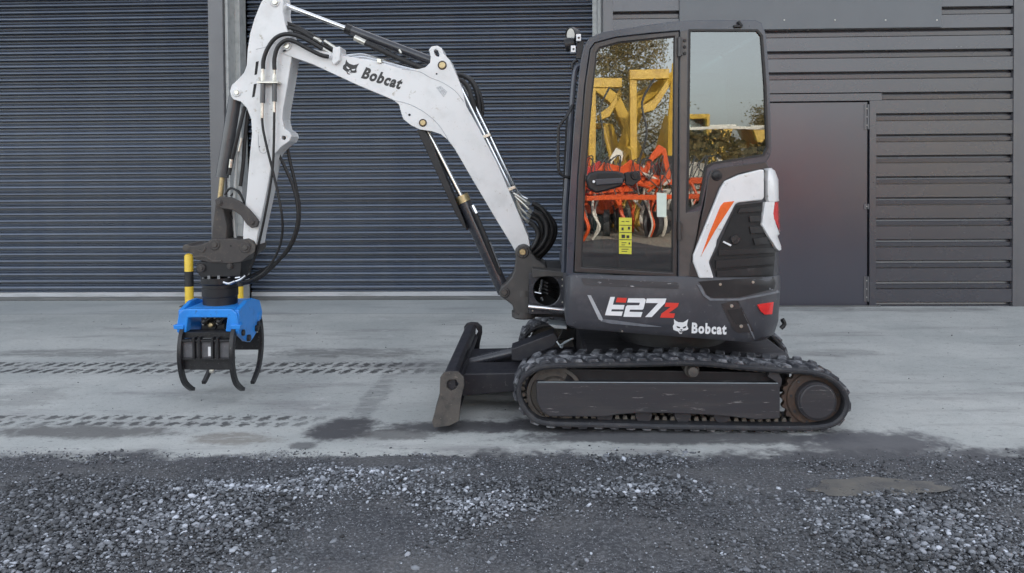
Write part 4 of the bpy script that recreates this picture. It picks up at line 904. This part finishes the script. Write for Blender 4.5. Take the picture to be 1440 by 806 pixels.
mk('glass_seal', [g_ext(px2xz(shrink(glass_d, -.6), YC + CN), YC + CN - .004, YC + CN + .006, [px2xz(shrink(glass_d, 1.6), YC + CN)])], 'rubber', DR)
mk('rear_side_glass', [g_ext(px2xz(shrink(rwin, -1.5), YC + CN + .012), YC + CN + .012, YC + CN + .018)], 'glass2', CAB)
mk('glass_seal', [g_ext(px2xz(shrink(rwin, -.8), YC + CN), YC + CN - .003, YC + CN + .012, [px2xz(shrink(rwin, 2.2), YC + CN)])], 'rubber', CAB)
each('far_glass', [g_ext(fd, YC + CF - .03, YC + CF - .025), g_ext(fw, YC + CF - .03, YC + CF - .025)], 'glassf', CAB)
mk('middle_pillar', [g_px([(957, 44), (967, 42), (964.5, 300), (985, 296), (972, 388), (955, 390)], CN - .006, CN + .02)], 'pillar', CAB, bevel=.003)
# roof, rear and front of the cab
def shell(pts, t, ya, yb):
    P = px2xz(pts, YC + CN); Q = px2xz(shrink_(pts, t), YC + CN); return g_ext(P + Q[::-1], ya, yb)
roofpx = [(816, 88), (821, 65), (829, 53), (848, 45), (900, 36.5), (955, 29.5), (1000, 28), (1062, 28), (1071, 32), (1077, 48)]
rp = px2xz(roofpx, YC + CN); rin = [(x, z - .05) for x, z in rp[1:-1]]
mk('roof', [g_ext(rp[1:-1] + rin[::-1], YC + CN + .05, YC + CF - .05)], 'roofp', CAB, bevel=.004)
bk = px2xz([(1062, 28), (1071, 32), (1077, 48), (1082, 110), (1085, 205), (1083, 219)], YC + CN)
mk('rear_glass', [g_ext([(x - .02, z) for x, z in bk[2:5]] + [(x - .026, z) for x, z in bk[2:5]][::-1], YC + CN + .05, YC + CF - .05)], 'glassf', CAB)
ft = px2xz([(799, 300), (807, 180), (816, 88)], YC + CN)
mk('windscreen', [g_ext([(x + .012, z) for x, z in ft] + [(x + .018, z) for x, z in ft][::-1], YC + CN + .05, YC + CF - .05)], 'glassf', CAB)
lo = px2xz([(796, 387), (799, 300)], YC + CN)
mk('front_panel', [g_ext([lo[0], lo[1], (lo[1][0] + .03, lo[1][1]), (lo[0][0] + .03, lo[0][1])], YC + CN + .05, YC + CF - .05)], 'cabp', CAB)
mk('front_bar', [g_ext([ft[0], (ft[0][0] + .03, ft[0][1]), (ft[0][0] + .03, ft[0][1] + .05), (ft[0][0], ft[0][1] + .05)], YC + CN + .05, YC + CF - .05)], 'cabp', CAB)
fz = U(880, 388, YC + CN).z
mk('cab_floor', [g_ext(px2xz([(797, 387), (970, 393), (970, 398), (797, 392)], YC + CN), YC + CN + .05, YC + CF - .05)], 'blackp', CAB)
mk('rear_bulkhead', [g_ext(px2xz([(975, 300), (1076, 236), (1080, 240), (1040, 330), (980, 390), (972, 385)], YC + CN), YC + CN + .06, YC + CF - .05)], 'blackp', CAB)
# interior
sx = U(1000, 240, YC - .2).x; cy = YC - .2
mk('operator_seat', [g_ext([(sx - .42, .98), (sx - .40, 1.07), (sx - .02, 1.05), (sx + .10, 1.62), (sx + .20, 1.62), (sx + .12, .98)], cy - .23, cy + .23), g_ext([(sx + .06, 1.66), (sx + .09, 1.86), (sx + .17, 1.87), (sx + .18, 1.66)], cy - .13, cy + .13)], 'seat', CAB, bevel=.03)
for y in (cy - .36, cy + .30):
    c = mk('armrest_console', [g_ext([(sx - .42, 1.16), (sx - .44, 1.24), (sx + .02, 1.27), (sx + .05, 1.05), (sx - .2, 1.05)], y, y + .08)], 'blackp', CAB, bevel=.02)
    mk('joystick', [g_tube([(sx - .37, y + .04, 1.22), (sx - .38, y + .04, 1.36), (sx - .39, y + .04, 1.46)], [.012, .014, .024, .026, .022], 8)], 'blackp', c, smooth=True)
each('travel_lever', [g_tube([(sx - .62, cy + yy, fz), (sx - .66, cy + yy, fz + .3), (sx - .60, cy + yy, fz + .48)], .012, 8) for yy in (-.08, .08)], 'blackp', CAB, smooth=True)
mk('monitor', [g_box(sx - .72, sx - .68, YC + .05, YC + .20, 1.30, 1.42)], 'blackp', CAB, bevel=.01)
# door fittings
hp = [(824, 252), (829, 243), (843, 240), (868, 241), (878, 244), (880, 252), (874, 262), (856, 268), (838, 272), (828, 266)]
HD = mk('door_handle', [g_px(hp, CN - .045, CN + .004)], 'blackp', DR, bevel=.012)
mk('grip', [g_px([(837, 252), (876, 250), (876, 258), (838, 261)], CN - .062, CN - .04)], 'char', HD, bevel=.006)
mk('handle_recess', [g_px([(840, 244.5), (868, 243.5), (874, 249), (838, 251)], CN - .048, CN - .044)], 'dark', HD)
mk('lock_barrel', [g_disc(893, 247, CN - .02, 6, .03), g_disc(893, 246, CN - .035, 3.2, .02)], 'blackp', HD, smooth=True, shade=30)
mk('latch_mount', [g_px([(878, 243), (900, 240), (902, 252), (890, 262), (880, 260)], CN - .014, CN + .004)], 'blackp', HD, bevel=.005)
mk('handle_screw', [g_disc(835, 255.5, CN - .062, 2, .006, 8)], 'decw', HD)
wl = mk('warning_label', [g_px([(870.5, 306), (888.5, 306.5), (888, 357.5), (870.5, 357)], CN + .002, CN + .004)], 'yelab', DR)
mk('label_lines', [g_px([(871, 306 + k * 10.2), (888.3, 306.3 + k * 10.2), (888.3, 307.2 + k * 10.2), (871, 306.9 + k * 10.2)], CN + .0005, CN + .002) for k in range(1, 5)], 'deck', wl)
mk('label_marks', [g_px([(x, y), (x + w, y), (x + w, y + h), (x, y + h)], CN + .0005, CN + .002) for x, y, w, h in ((874, 311, 4, 1), (880, 311, 5, 1), (874, 320, 3, 4), (883, 319, 3, 4), (874, 330, 5, 5), (881, 331, 4, 4), (874, 341, 7, 1), (874, 344, 5, 1), (884, 341, 2, 3), (874, 350, 10, 1), (874, 353, 8, 1))], 'deck', wl)
mk('paper_tag', [g_px([(923.5, 271), (937.5, 272), (937, 305.5), (924, 305)], CN + .002, CN + .004)], mat('paper_tag', (.62, .70, .62), (.56, .64, .57), .6), DR)
for py in (66, 325):
    mk('door_hinge', [g_px([(953, py - 12), (960, py - 12), (960, py + 12), (953, py + 12)], CN - .03, CN - .004), g_tube([pp(955.5, py - 14, CN - .03), pp(955.5, py + 14, CN - .03)], .011, 8, 0)], 'cabp', DR, bevel=.003)
each('bolt', [g_disc(963, y, CN - .01, 2.4, .008, 10) for y in (57, 66, 75)], 'blackp', CAB, smooth=True, shade=30)
mk('grab_rail', [g_tube([pp(805, 148, CN + .03), pp(797, 163, CN), pp(787.5, 176, CN - .01), pp(785.3, 186, CN - .01), pp(784.8, 225, CN - .01), pp(786, 240, CN - .01), pp(791, 247, CN), pp(803, 250, CN + .03)], .0095, 8)], 'blackp', CAB, smooth=True)
mk('front_post', [g_tube([pp(818, 92, CN + .05), pp(809, 100, CN + .05), pp(804, 150, CN + .05), pp(799, 240, CN + .05), pp(795, 300, CN + .05), pp(793, 383, CN + .05)], .018, 8)], 'roofp', CAB, smooth=True)
mk('wiper_guard', [g_px([(796, 160), (800, 160), (797, 230), (793, 300), (790, 300)], CN + .35, CN + .40)], 'blackp', CAB)
# work lamps
WB = mk('lamp_bracket', [g_px([(812, 58), (821, 58), (819, 82), (810, 82)], CN + .03, CN + .08), g_tube([pp(812, 84, CN + .05), pp(805, 90, CN + .05), pp(806, 97, CN + .05), pp(815, 92, CN + .05)], .010, 8)], 'blackp', CAB, bevel=.003)
for x, y, r in ((804, 49, 10), (797.5, 63, 9)):
    c = pp(x, y, CN + .05); ax = Vector((-.75, -.62, -.12)) if y < 55 else Vector((-.95, .1, -.25)); s = r * pxs(CN) * 1.1
    lm = mk('work_lamp', [g_lathe(c, ax, [(-.055, .012), (-.045, s * .7), (-.01, s), (.012, s), (.014, s * .86), (.006, s * .8)], 20)], 'blackp', WB, smooth=True, shade=35)
    mk('reflector', [g_lathe(c, ax, [(-.012, .006), (.0, s * .5), (.0085, s * .82)], 20)], 'chrome', lm, smooth=True)
for x, y in ((814, 53), (806.5, 69)): mk('lamp_knuckle', [g_px([(x - 3.5, y - 5), (x + 3, y - 5), (x + 3, y + 4.5), (x - 3.5, y + 4.5)], CN - .01, CN + .06)], 'decw', WB, bevel=.003); mk('bolt', [g_disc(x, y, CN - .013, 1.6, .006, 8)], 'deck', WB)
mk('roof_aerial_mount', [g_px([(1032, 35), (1045, 35), (1044, 38.5), (1033, 38.5)], CN - .02, CN), g_tube([pp(1038, 30, CN - .01), pp(1043, 37, CN - .012)], .012, 8, 0)], 'blackp', CAB, bevel=.003)
ORG = Vector((0, 0, 0))

# ================================================================== GRAPPLE
gc = pp(310, 430, 0); GR = thing('log_grapple', 'bright blue rotating grapple with curved black claws hanging from the arm', 'grapple', (gc.x, YC, 0)); ORG = GR.location.copy()
gx = gc.x; zr = lambda y, d: U(300, y, YC + d).z
zt = zr(430, -.12); ztop = zr(389, 0)
RT = mk('rotator', [g_lathe((gx, YC, zt - .02), (0, 0, 1), [(0, .118), (.07, .118), (.075, .123), (.13, .123), (.135, .118), (ztop - zt - .03, .118), (ztop - zt - .02, .128), (ztop - zt + .02, .128)], 36)], 'blackp', GR, smooth=True, shade=30)
mk('rotator_bolts', [g_lathe((gx + .112 * math.cos(a), YC + .112 * math.sin(a), ztop + .0), (0, 0, 1), [(0, .010), (.022, .010)], 6) for a in [i / 10 * 6.28 for i in range(10)]], 'chrome', RT)
each('hose_fitting', [g_tube([pp(315, 397, -.13), pp(322, 399, -.15), pp(330, 396, -.14)], .010, 8), g_tube([pp(330, 396, -.13), pp(338, 393, -.13), pp(345, 388, -.12)], .007, 8), g_tube([pp(331, 391, -.13), pp(338, 390, -.13)], .007, 8)], 'chrome', RT, smooth=True)
# blue frame
hw = .196; yf, yb = YC - .20, YC + .20; z1 = zr(434, -.2); z0 = zr(441, -.2)
ft_ = .055; top = zt - .004
arch = [(gx - hw - .02, zr(457, -.2)), (gx - hw - .005, z1 - .03), (gx - hw + .03, z1), (gx + hw - .03, z1), (gx + hw + .005, z1 - .03), (gx + hw + .02, zr(457, -.2)), (gx + hw + .02, zr(466, -.2)), (gx + hw - .075, zr(466, -.2)), (gx + hw - .06, zr(446, -.2)), (gx - hw + .06, zr(446, -.2)), (gx - hw + .045, zr(467, -.2)), (gx - hw - .02, zr(467, -.2))]
FRM = mk('grapple_frame', [g_ext(arch, yf - .02, yf + .05), g_ext(arch, yb - .05, yb + .02), g_ext([(gx - hw + .01, z1 - .045), (gx - hw + .03, z1 - .003), (gx - .16, top), (gx + .16, top), (gx + hw - .03, z1 - .003), (gx + hw - .01, z1 - .045)], yf + .04, yb - .04)], 'blue', GR, bevel=.010)
def sidep(xc, t):                      # plate in the y-z plane
    P = [(yf + .0, z1 - .01), (YC - .05, z1 + .03), (YC + .05, z1 + .03), (yb, z1 - .01), (yb + .05, z1 - .10), (yb + .03, z1 - .19), (YC + .06, z1 - .26), (YC + .0, z1 - .275), (YC - .08, z1 - .25), (yf - .01, z1 - .17)]
    v = [(xc - t, y, z) for y, z in P] + [(xc + t, y, z) for y, z in P]; n = len(P)
    return v, [tuple(range(n)), tuple(range(n, 2 * n))] + [(i, (i + 1) % n, n + (i + 1) % n, n + i) for i in range(n)]
for s in (-1, 1):
    mk('side_plate', [sidep(gx + s * hw, .016)], 'blue', FRM, bevel=.006)
    each('pivot_pin', [g_lathe((gx + s * (hw + .035), y, z), (-s, 0, 0), [(0, .018), (.004, .024), (.06, .024)], 14) for y, z in ((YC - .05, z1 - .235), (YC + .11, z1 - .20))], 'clawp', FRM, smooth=True, shade=30)
each('drop_foot', [g_ext([(gx + a * hw - .04, zr(456, -.2)), (gx + a * hw + .035, zr(456, -.2)), (gx + a * hw + .03, zr(462, -.2)), (gx + a * hw - .035, zr(462, -.2))], yf - .03, yf + .02) for a in (-1, 1)], 'blue', FRM, bevel=.004)
each('cross_shaft', [g_tube([(gx - hw - .03, yf + .05, zr(470, -.2)), (gx + hw + .03, yf + .05, zr(470, -.2))], .022, 12, 0), g_tube([(gx - hw - .03, yb - .05, zr(470, -.2)), (gx + hw + .03, yb - .05, zr(470, -.2))], .022, 12, 0)], 'clawp', GR, smooth=True)
# inner cylinder and valve
mk('grapple_cylinder', [g_tube([(gx - .02, yf + .08, z1 - .13), (gx + .02, yb - .06, z1 - .13)], .04, 14, 0), g_box(gx - .09, gx + .07, yf + .09, yf + .16, z1 - .19, z1 - .05)], 'clawp', GR, smooth=True, shade=30)
for dx, dz, r, m in ((-.045, -.105, .022, 'clawp'), (.06, -.105, .020, 'clawp'), (-.05, -.115, .014, 'chrome'), (.055, -.11, .015, 'chrome'), (0., -.125, .017, 'brass'), (-.03, -.075, .010, 'chrome'), (.03, -.07, .010, 'zinc')):
    mk('valve_fitting', [g_lathe((gx + dx - .01, yf + .09, z1 + dz), (0, -1, 0), [(0, r), (.045, r), (.05, r * .5)], 12)], m, GR, smooth=True, shade=30)
mk('inner_hose', [g_tube([(gx - .05, yf + .05, z1 - .12), (gx - .03, yf + .03, z1 - .09), (gx + .03, yf + .04, z1 - .06), (gx + .1, yf + .09, z1 - .09)], .009, 8), g_tube([(gx + .05, yf + .05, z1 - .11), (gx + .1, yf + .04, z1 - .07), (gx + .15, yf + .1, z1 - .1)], .009, 8)], 'rubber', GR, smooth=True)
# claws: arcs in the y-z plane
def claw(xc, pts, w, t):
    P = spline([(0, y, z) for y, z in pts], 6); v = []; f = []; n = len(P)
    for i, p in enumerate(P):
        tg = (P[min(i + 1, n - 1)] - P[max(i - 1, 0)]).normalized(); nn = Vector((0, -tg.z, tg.y)); ww = w * (1 - .55 * (i / n) ** 2)
        for sx_, q in ((-t, -ww), (t, -ww), (t, ww), (-t, ww)): c = p + nn * q; v.append((xc + sx_, c.y, c.z))
    for i in range(n - 1):
        for j in range(4): a = i * 4 + j; b = i * 4 + (j + 1) % 4; f.append((a, b, b + 4, a + 4))
    f += [(0, 1, 2, 3), (n * 4 - 4, n * 4 - 3, n * 4 - 2, n * 4 - 1)]
    return v, f
Zc = lambda y, d: U(300, y, YC + d).z
fpts = [(YC - .19, Zc(460, -.2)), (YC - .235, Zc(476, -.235)), (YC - .255, Zc(500, -.255)), (YC - .24, Zc(522, -.24)), (YC - .19, Zc(538, -.19)), (YC - .10, Zc(546, -.10)), (YC - .06, Zc(547, -.06))]
rpts = [(2 * YC - y, z + .01) for y, z in fpts]
for s in (-1, 1):
    mk('front_claw', [claw(gx + s * .178, fpts, .024, .014)], 'clawp', GR, bevel=.003)
    mk('rear_claw', [claw(gx + s * .178 + .02, rpts, .024, .014)], 'clawp', GR, bevel=.003)
fy = YC - .235
CR = mk('claw_crossplate', [g_box(gx - .18, gx + .18, fy, fy + .02, Zc(503, -.22), Zc(480, -.22))], M['plate'], GR, bevel=.003)
each('claw_rail', [g_box(gx - .185, gx + .185, fy - .02, fy + .03, Zc(480, -.22), Zc(476.5, -.22)), g_box(gx - .185, gx + .185, fy - .018, fy + .03, Zc(505, -.22), Zc(502, -.22))], 'clawp', CR, bevel=.003)
for dx in (-.082, -.045, .045, .082): mk('claw_rib', [g_box(gx + dx - .008, gx + dx + .008, fy - .03, fy + .02, Zc(503, -.22), Zc(473, -.22))], 'clawp', CR, bevel=.003)
mk('serial_plate', [g_box(gx + .008, gx + .030, fy - .004, fy, Zc(500, -.22), Zc(487, -.22))], 'decw', CR)
mk('lower_crossplate', [g_box(gx - .175, gx + .175, YC - .225, YC - .20, Zc(520, -.22), Zc(506, -.22))], 'clawp', GR, bevel=.003)
mk('upper_crossplate', [g_box(gx - .18, gx + .18, YC - .215, YC - .18, Zc(475, -.2), Zc(467, -.2))], 'clawp', GR, bevel=.003)
mk('rear_crossplate', [g_box(gx - .16, gx + .20, YC + .22, YC + .24, Zc(492, .22), Zc(468, .22))], 'clawp', GR, bevel=.003)
mk('claw_hook', [g_lathe((gx + .02, YC - .20, Zc(521, -.2)), (0, -1, 0), [(0, .016), (.02, .016), (.022, .008)], 10)], 'zinc', GR, smooth=True, shade=30)
ORG = Vector((0, 0, 0))

# ================================================================== THE YARD BEHIND (seen in the cab glass)
for nm, c1, c2 in (('mY', (.60, .38, .05), (.46, .28, .04)), ('mO', (.72, .10, .02), (.6, .08, .02)), ('mR', (.50, .04, .03), (.42, .03, .03)), ('mW', (.72, .68, .60), (.6, .57, .5)), ('mB', (.05, .05, .055), (.07, .07, .07))):
    M[nm] = mat('yard_' + {'mY': 'yellow', 'mO': 'orange', 'mR': 'red', 'mW': 'cream', 'mB': 'black'}[nm] + '_paint', c1, c2, .45, sc=4)
M['leaf'] = mat('hedge_leaf', (.24, .18, .075), (.11, .105, .045), .6, sc=2); M['bark'] = mat('bark', (.10, .085, .065), (.07, .06, .045), .85, sc=6, bump=.4, bsc=30)
def yard_excavator(x, y, rz, col, label, zs=1., raise_=0.):
    global ORG
    t = thing('yard_excavator', label, 'excavator', (0, 0, 0), 'machines parked across the yard'); ORG = Vector((0, 0, 0))
    for s in (-1, 1):
        mk('crawler_track', [g_ext([(-.9, .05), (.9, .05), (1.05, .25), (.9, .5), (-.9, .5), (-1.05, .25)], s * .75 - .17, s * .75 + .17)], 'mB', t, bevel=.03)
    mk('body', [g_ext([(-1.0, .55), (.9, .55), (.95, .9), (.7, 1.25), (-.9, 1.3), (-1.15, 1.0)], -.8, .8)], col, t, bevel=.05)
    c = mk('cab', [g_ext([(-.1, 1.25), (.85, .95), (.95, 1.7), (.7, 2.5), (-.1, 2.5)], -.8, .05, [[(.0, 1.4), (.78, 1.2), (.85, 1.7), (.64, 2.38), (.0, 2.38)]])], col, t, bevel=.03)
    mk('cab_glass', [g_ext([(.0, 1.4), (.78, 1.2), (.85, 1.7), (.64, 2.38), (.0, 2.38)], -.70, -.69)], 'glassf', c)
    h = 2.4 + raise_
    mk('boom', [g_ext([(.85, .8), (1.0, .75), (1.9, h), (2.7, h + .55), (2.65, h + .75), (1.75, h + .28), (1.55, h - .1)], .1, .36)], col, t, bevel=.02)
    mk('dipper_arm', [g_ext([(2.55, h + .9), (2.8, h + .75), (2.75, h - .4), (2.55, h - 1.3), (2.42, h - 1.28), (2.45, h - .2)], .12, .34)], col, t, bevel=.02)
    mk('bucket', [g_ext([(2.3, h - 1.25), (2.65, h - 1.25), (2.75, h - 1.6), (2.5, h - 1.9), (2.2, h - 1.75), (2.35, h - 1.6)], .0, .46)], 'mB', t, bevel=.02)
    t.location = (x, y, 0); t.rotation_euler = (0, 0, rz); t.scale = (zs, zs, zs)
yard_excavator(1.1, -13.5, R(25), 'mY', 'yellow excavator with its arm raised, reflected in the cab door glass', 1.15, .5)
yard_excavator(4.6, -14.5, R(165), 'mY', 'yellow excavator facing away, reflected in the rear cab window', 1.25, .3)
yard_excavator(1.2, -10.5, R(200), 'mO', 'small orange excavator parked low, reflected in the cab door glass', .75)
def implement(x, y, rz, col, label, name, cat, seed):
    global ORG; ORG = Vector((0, 0, 0)); rr = random.Random(seed)
    t = thing(name, label, cat, (0, 0, 0), 'implements lined up across the yard'); oc = lambda: rr.choice([col, col, 'mO', 'mW', 'mB'])
    mk('main_beam', [g_box(-1.3, 1.3, -.06, .06, 1.2, 1.33)], col, t, bevel=.01); mk('rear_beam', [g_box(-1.2, 1.2, .5, .6, .9, 1.0)], oc(), t, bevel=.01)
    for i in range(7):
        xx = -1.15 + i * .38 + rr.uniform(-.08, .08); h = rr.uniform(.9, 1.4); o_ = rr.uniform(-.25, .25)
        mk('tine', [g_tube([(xx, 0, 1.25), (xx + o_ * .5, -.12, .95), (xx + o_, .02, .6), (xx + o_ * .6, .15, .3), (xx + o_, .0, .04)], rr.uniform(.02, .045), 6)], oc(), t)
        mk('brace', [g_tube([(xx, 0, 1.3), (xx + rr.uniform(-.7, .7), rr.uniform(.1, .55), rr.uniform(.6, 1.9))], rr.uniform(.015, .04), 6, 0)], oc(), t)
        mk('hose', [g_tube([(xx, .1, 1.3), (xx + .1, .05, 1.3 + h * .4), (xx + rr.uniform(-.4, .4), .2, 1.2 + h * .3), (xx + rr.uniform(-.5, .5), .4, 1.0)], .014, 5)], 'mB', t)
    if seed % 2: mk('headstock', [g_ext([(-.35, 1.33), (.35, 1.33), (.22, 2.0), (.05, 2.1), (-.12, 1.85)], -.05, .05, [[(-.2, 1.42), (.22, 1.42), (.12, 1.9), (-.05, 1.75)]])], col, t, bevel=.01)
    else: mk('mounting_plate', [g_ext([(-.7, 1.0), (.5, 1.05), (.8, 1.55), (.45, 1.75), (.2, 1.6), (-.3, 1.7), (-.5, 1.5)], -.12, -.08)], col, t, bevel=.01)
    for s_ in (-1, 1): mk('depth_wheel', [g_lathe((s_ * 1.1, -.2, .3), (1, 0, 0), [(-.07, .2), (-.06, .3), (.06, .3), (.07, .2)], 16)], 'mB', t, smooth=True, shade=30)
    t.location = (x, y, 0); t.rotation_euler = (0, 0, rz)
implement(2.6, -8.2, R(8), 'mO', 'orange tined frame standing across the yard, reflected in the door glass', 'tine_cultivator', 'implement', 1)
implement(1.0, -8.9, R(-20), 'mR', 'red tined frame left of the orange one across the yard', 'tine_cultivator', 'implement', 2)
implement(3.9, -9.6, R(30), 'mW', 'cream tined frame right of the orange one across the yard', 'tine_cultivator', 'implement', 4)
implement(2.0, -11.3, R(-5), 'mW', 'cream tined frame standing behind the orange one across the yard', 'tine_cultivator', 'implement', 5)
def skip(x, y, label):
    t = thing('hopper_trailer', label, 'trailer', (x, y, 0), 'hopper trailers beyond the hedge'); global ORG; ORG = Vector((x, y, 0))
    mk('hopper', [g_ext([(x - 1.1, 2.9), (x + 1.1, 2.9), (x + .6, 1.5), (x - .6, 1.5)], y - .9, y + .9)], 'mY', t, bevel=.02)
    mk('rim', [g_ext([(x - 1.16, 2.9), (x + 1.16, 2.9), (x + 1.16, 3.0), (x - 1.16, 3.0)], y - .96, y + .96)], 'mW', t, bevel=.01)
    mk('chassis', [g_box(x - 1.3, x + 1.3, y - .4, y + .4, .9, 1.1)] + [g_box(x + a, x + a + .1, y + b, y + b + .1, 1.1, 1.6) for a in (-.6, .5) for b in (-.4, .3)], 'mR', t, bevel=.01)
    for s in (-1, 1): mk('wheel', [g_lathe((x, y + s * .95, .5), (0, 1, 0), [(-.15, .3), (-.13, .5), (.13, .5), (.15, .3)], 20)], 'mB', t, smooth=True, shade=30)
    ORG = Vector((0, 0, 0))
skip(5.6, -18.5, 'yellow hopper trailer with a pale rim, left of two in the rear window reflection')
skip(8.4, -18.8, 'yellow hopper trailer with a pale rim, right of two in the rear window reflection')
def tree(x, y, h, w, label, seed, n=2600, dens=1.):
    g = np.random.default_rng(seed); rr = random.Random(seed)
    t = thing('bare_tree' if dens < 1 else 'bushy_tree', label, 'tree', (x, y, 0), 'trees along the far side of the yard'); global ORG; ORG = Vector((x, y, 0))
    br = [g_tube([(x, y, 0), (x + .1, y, h * .3), (x - .05, y + .05, h * .6), (x, y, h * .92)], [.16, .14, .11, .08, .05, .03], 8)]
    tips = []
    for i in range(34):
        z = h * (.22 + .7 * i / 34); a = i * 2.4; l = w * (1 - .45 * i / 34) * rr.uniform(.6, 1.)
        e = Vector((x + math.cos(a) * l, y + math.sin(a) * l, z + l * .55)); br.append(g_tube([(x, y, z), ((x + e.x) / 2, (y + e.y) / 2, z + l * .2), e], [.05, .035, .022, .012, .008], 5, 3)); tips.append((Vector((x, y, z)), e))
    mk('trunk', br, 'bark', t)
    P = []; fa = []
    for i in range(n):
        s, e = tips[rr.randrange(len(tips))]; c = s.lerp(e, rr.uniform(.3, 1.1)) + Vector(g.normal(0, .22, 3)); q = rr.uniform(.025, .065)
        a = Vector(g.normal(0, 1, 3)).normalized(); b = a.orthogonal().normalized(); k = len(P); P += [c + a * q, c + b * q * .6, c - a * q, c - b * q * .6]; fa.append((k, k + 1, k + 2, k + 3))
    o = mk('crown', [(P, fa)], 'leaf', t); ORG = Vector((0, 0, 0))
for i, (x, y, h, w, lb) in enumerate(((-1.5, -19, 7.5, 3., 'leftmost tree beyond the parked machines'), (1.6, -20, 8.2, 3.2, 'tall tree behind the yellow excavator with raised arm'), (3.5, -21, 7.0, 2.2, 'tree behind the cream tined frame'), (9.6, -23, 3.8, 1.5, 'low tree right of the hopper trailer'))): tree(x, y, h, w, lb, 20 + i, 12000)
def hedge(x0, x1, yc, h, n, label, sd, nm='hedge'):
    g = np.random.default_rng(sd); P = []; fa = []
    for i in range(n):
        x = g.uniform(x0, x1); y = yc + g.normal(0, .35); z = g.uniform(0, h + .2 * math.sin(x * 1.7) + .1 * math.sin(x * 5)); q = g.uniform(.05, .13); c = Vector((x, y, z)); a = Vector(g.normal(0, 1, 3)).normalized(); b = a.orthogonal().normalized(); k = len(P)
        P += [c + a * q, c + b * q * .6, c - a * q, c - b * q * .6]; fa.append((k, k + 1, k + 2, k + 3))
    o = mk(nm, [(P, fa)], 'leaf'); o['label'] = label; o['category'] = 'hedge'
hedge(-25, 28, -25, 2.3, 16000, 'long olive hedge along the far side of the yard', 5)
hedge(3.7, 9.5, -13.2, 2.45, 6000, 'short tall hedge below the pale rail in the rear window reflection', 8)
rl = thing('pale_rail', 'pale horizontal rail on posts above the short hedge across the yard', 'rail', (6.5, -12.6, 0)); ORG = rl.location.copy()
mk('rail', [g_box(3.6, 9.6, -12.63, -12.57, 2.62, 2.70)], 'mW', rl, bevel=.005)
for xx in (3.7, 6.6, 9.5): mk('post', [g_box(xx - .04, xx + .04, -12.56, -12.50, 0, 2.75)], 'mB', rl)
ORG = Vector((0, 0, 0))
implement(.2, -10.2, R(15), 'mY', 'yellow tined frame at the left edge of the door glass reflection', 'tine_cultivator', 'implement', 9)
implement(2.9, -12.4, R(-12), 'mR', 'red tined frame at the back of the row across the yard', 'tine_cultivator', 'implement', 12)
def lamp_mast(x, y, h, label):
    t = thing('mast', label, 'mast', (x, y, 0), 'upright masts across the yard'); global ORG; ORG = Vector((x, y, 0))
    mk('upright', [g_box(x - .09, x + .09, y - .09, y + .09, 0, h)], 'mY', t, bevel=.01)
    mk('cross_arm', [g_box(x - .1, x + .9, y - .13, y + .13, h + .001, h + .26)], 'mY', t, bevel=.02); mk('hanging_arm', [g_ext([(x + .85, h), (x + .9, h - .2), (x + .5, h - .8), (x + .15, h - .9), (x + .12, h - .75), (x + .5, h - .5)], y - .1, y + .1)], 'mY', t, bevel=.02)
    mk('hydraulic_hose', [g_tube([(x + .5, y + .2, h), (x + .2, y + .25, h - .6), (x + .3, y + .25, h - 1.4), (x + .1, y + .2, h - 2.2)], .03, 6)], 'mB', t)
    ORG = Vector((0, 0, 0))
lamp_mast(2.55, -11.6, 3.9, 'tall yellow upright with a cross arm at the right of the door glass reflection')
lamp_mast(1.45, -12.6, 3.8, 'tall yellow upright with a cross arm left of the taller one')

def pale_yard():
    a = N('pale_yard_gravel'); p = a.pos(); c = a.mix(a.ramp(a.noise(14, 7, .75, p), .38, .62), (.40, .36, .29), (.20, .18, .15)); a.set(a.b.inputs['Base Color'], c); a.b.inputs['Roughness'].default_value = .9; M['pale'] = a.m
    n = 60; v = [(-30 + i, -4.2 + .5 * math.sin(i * .9) + .3 * math.sin(i * 2.3), -.004) for i in range(n)] + [(-30 + i, -60, -.004) for i in range(n)]
    o = mk('pale_gravel', [(v, [(i, i + 1, n + i + 1, n + i) for i in range(n - 1)])], 'pale'); o['kind'] = 'structure'
pale_yard()
yard_excavator(9.5, -11.5, R(150), 'mO', 'orange excavator at the right of the yard, facing the steel door', 1.1, .2)
yard_excavator(14.5, -12.5, R(20), 'mY', 'yellow excavator at the far right of the yard', 1.2, .3)

implement(1.7, -7.6, R(-30), 'mO', 'low orange tined frame nearest the sunlit edge of the yard, in the door glass', 'tine_cultivator', 'implement', 14)
implement(4.9, -10.8, R(-25), 'mO', 'orange tined frame below the rear window reflection of the hedge', 'tine_cultivator', 'implement', 18)
implement(2.2, -9.9, R(60), 'mY', 'yellow tined frame turned sideways between the orange and cream ones', 'tine_cultivator', 'implement', 21)
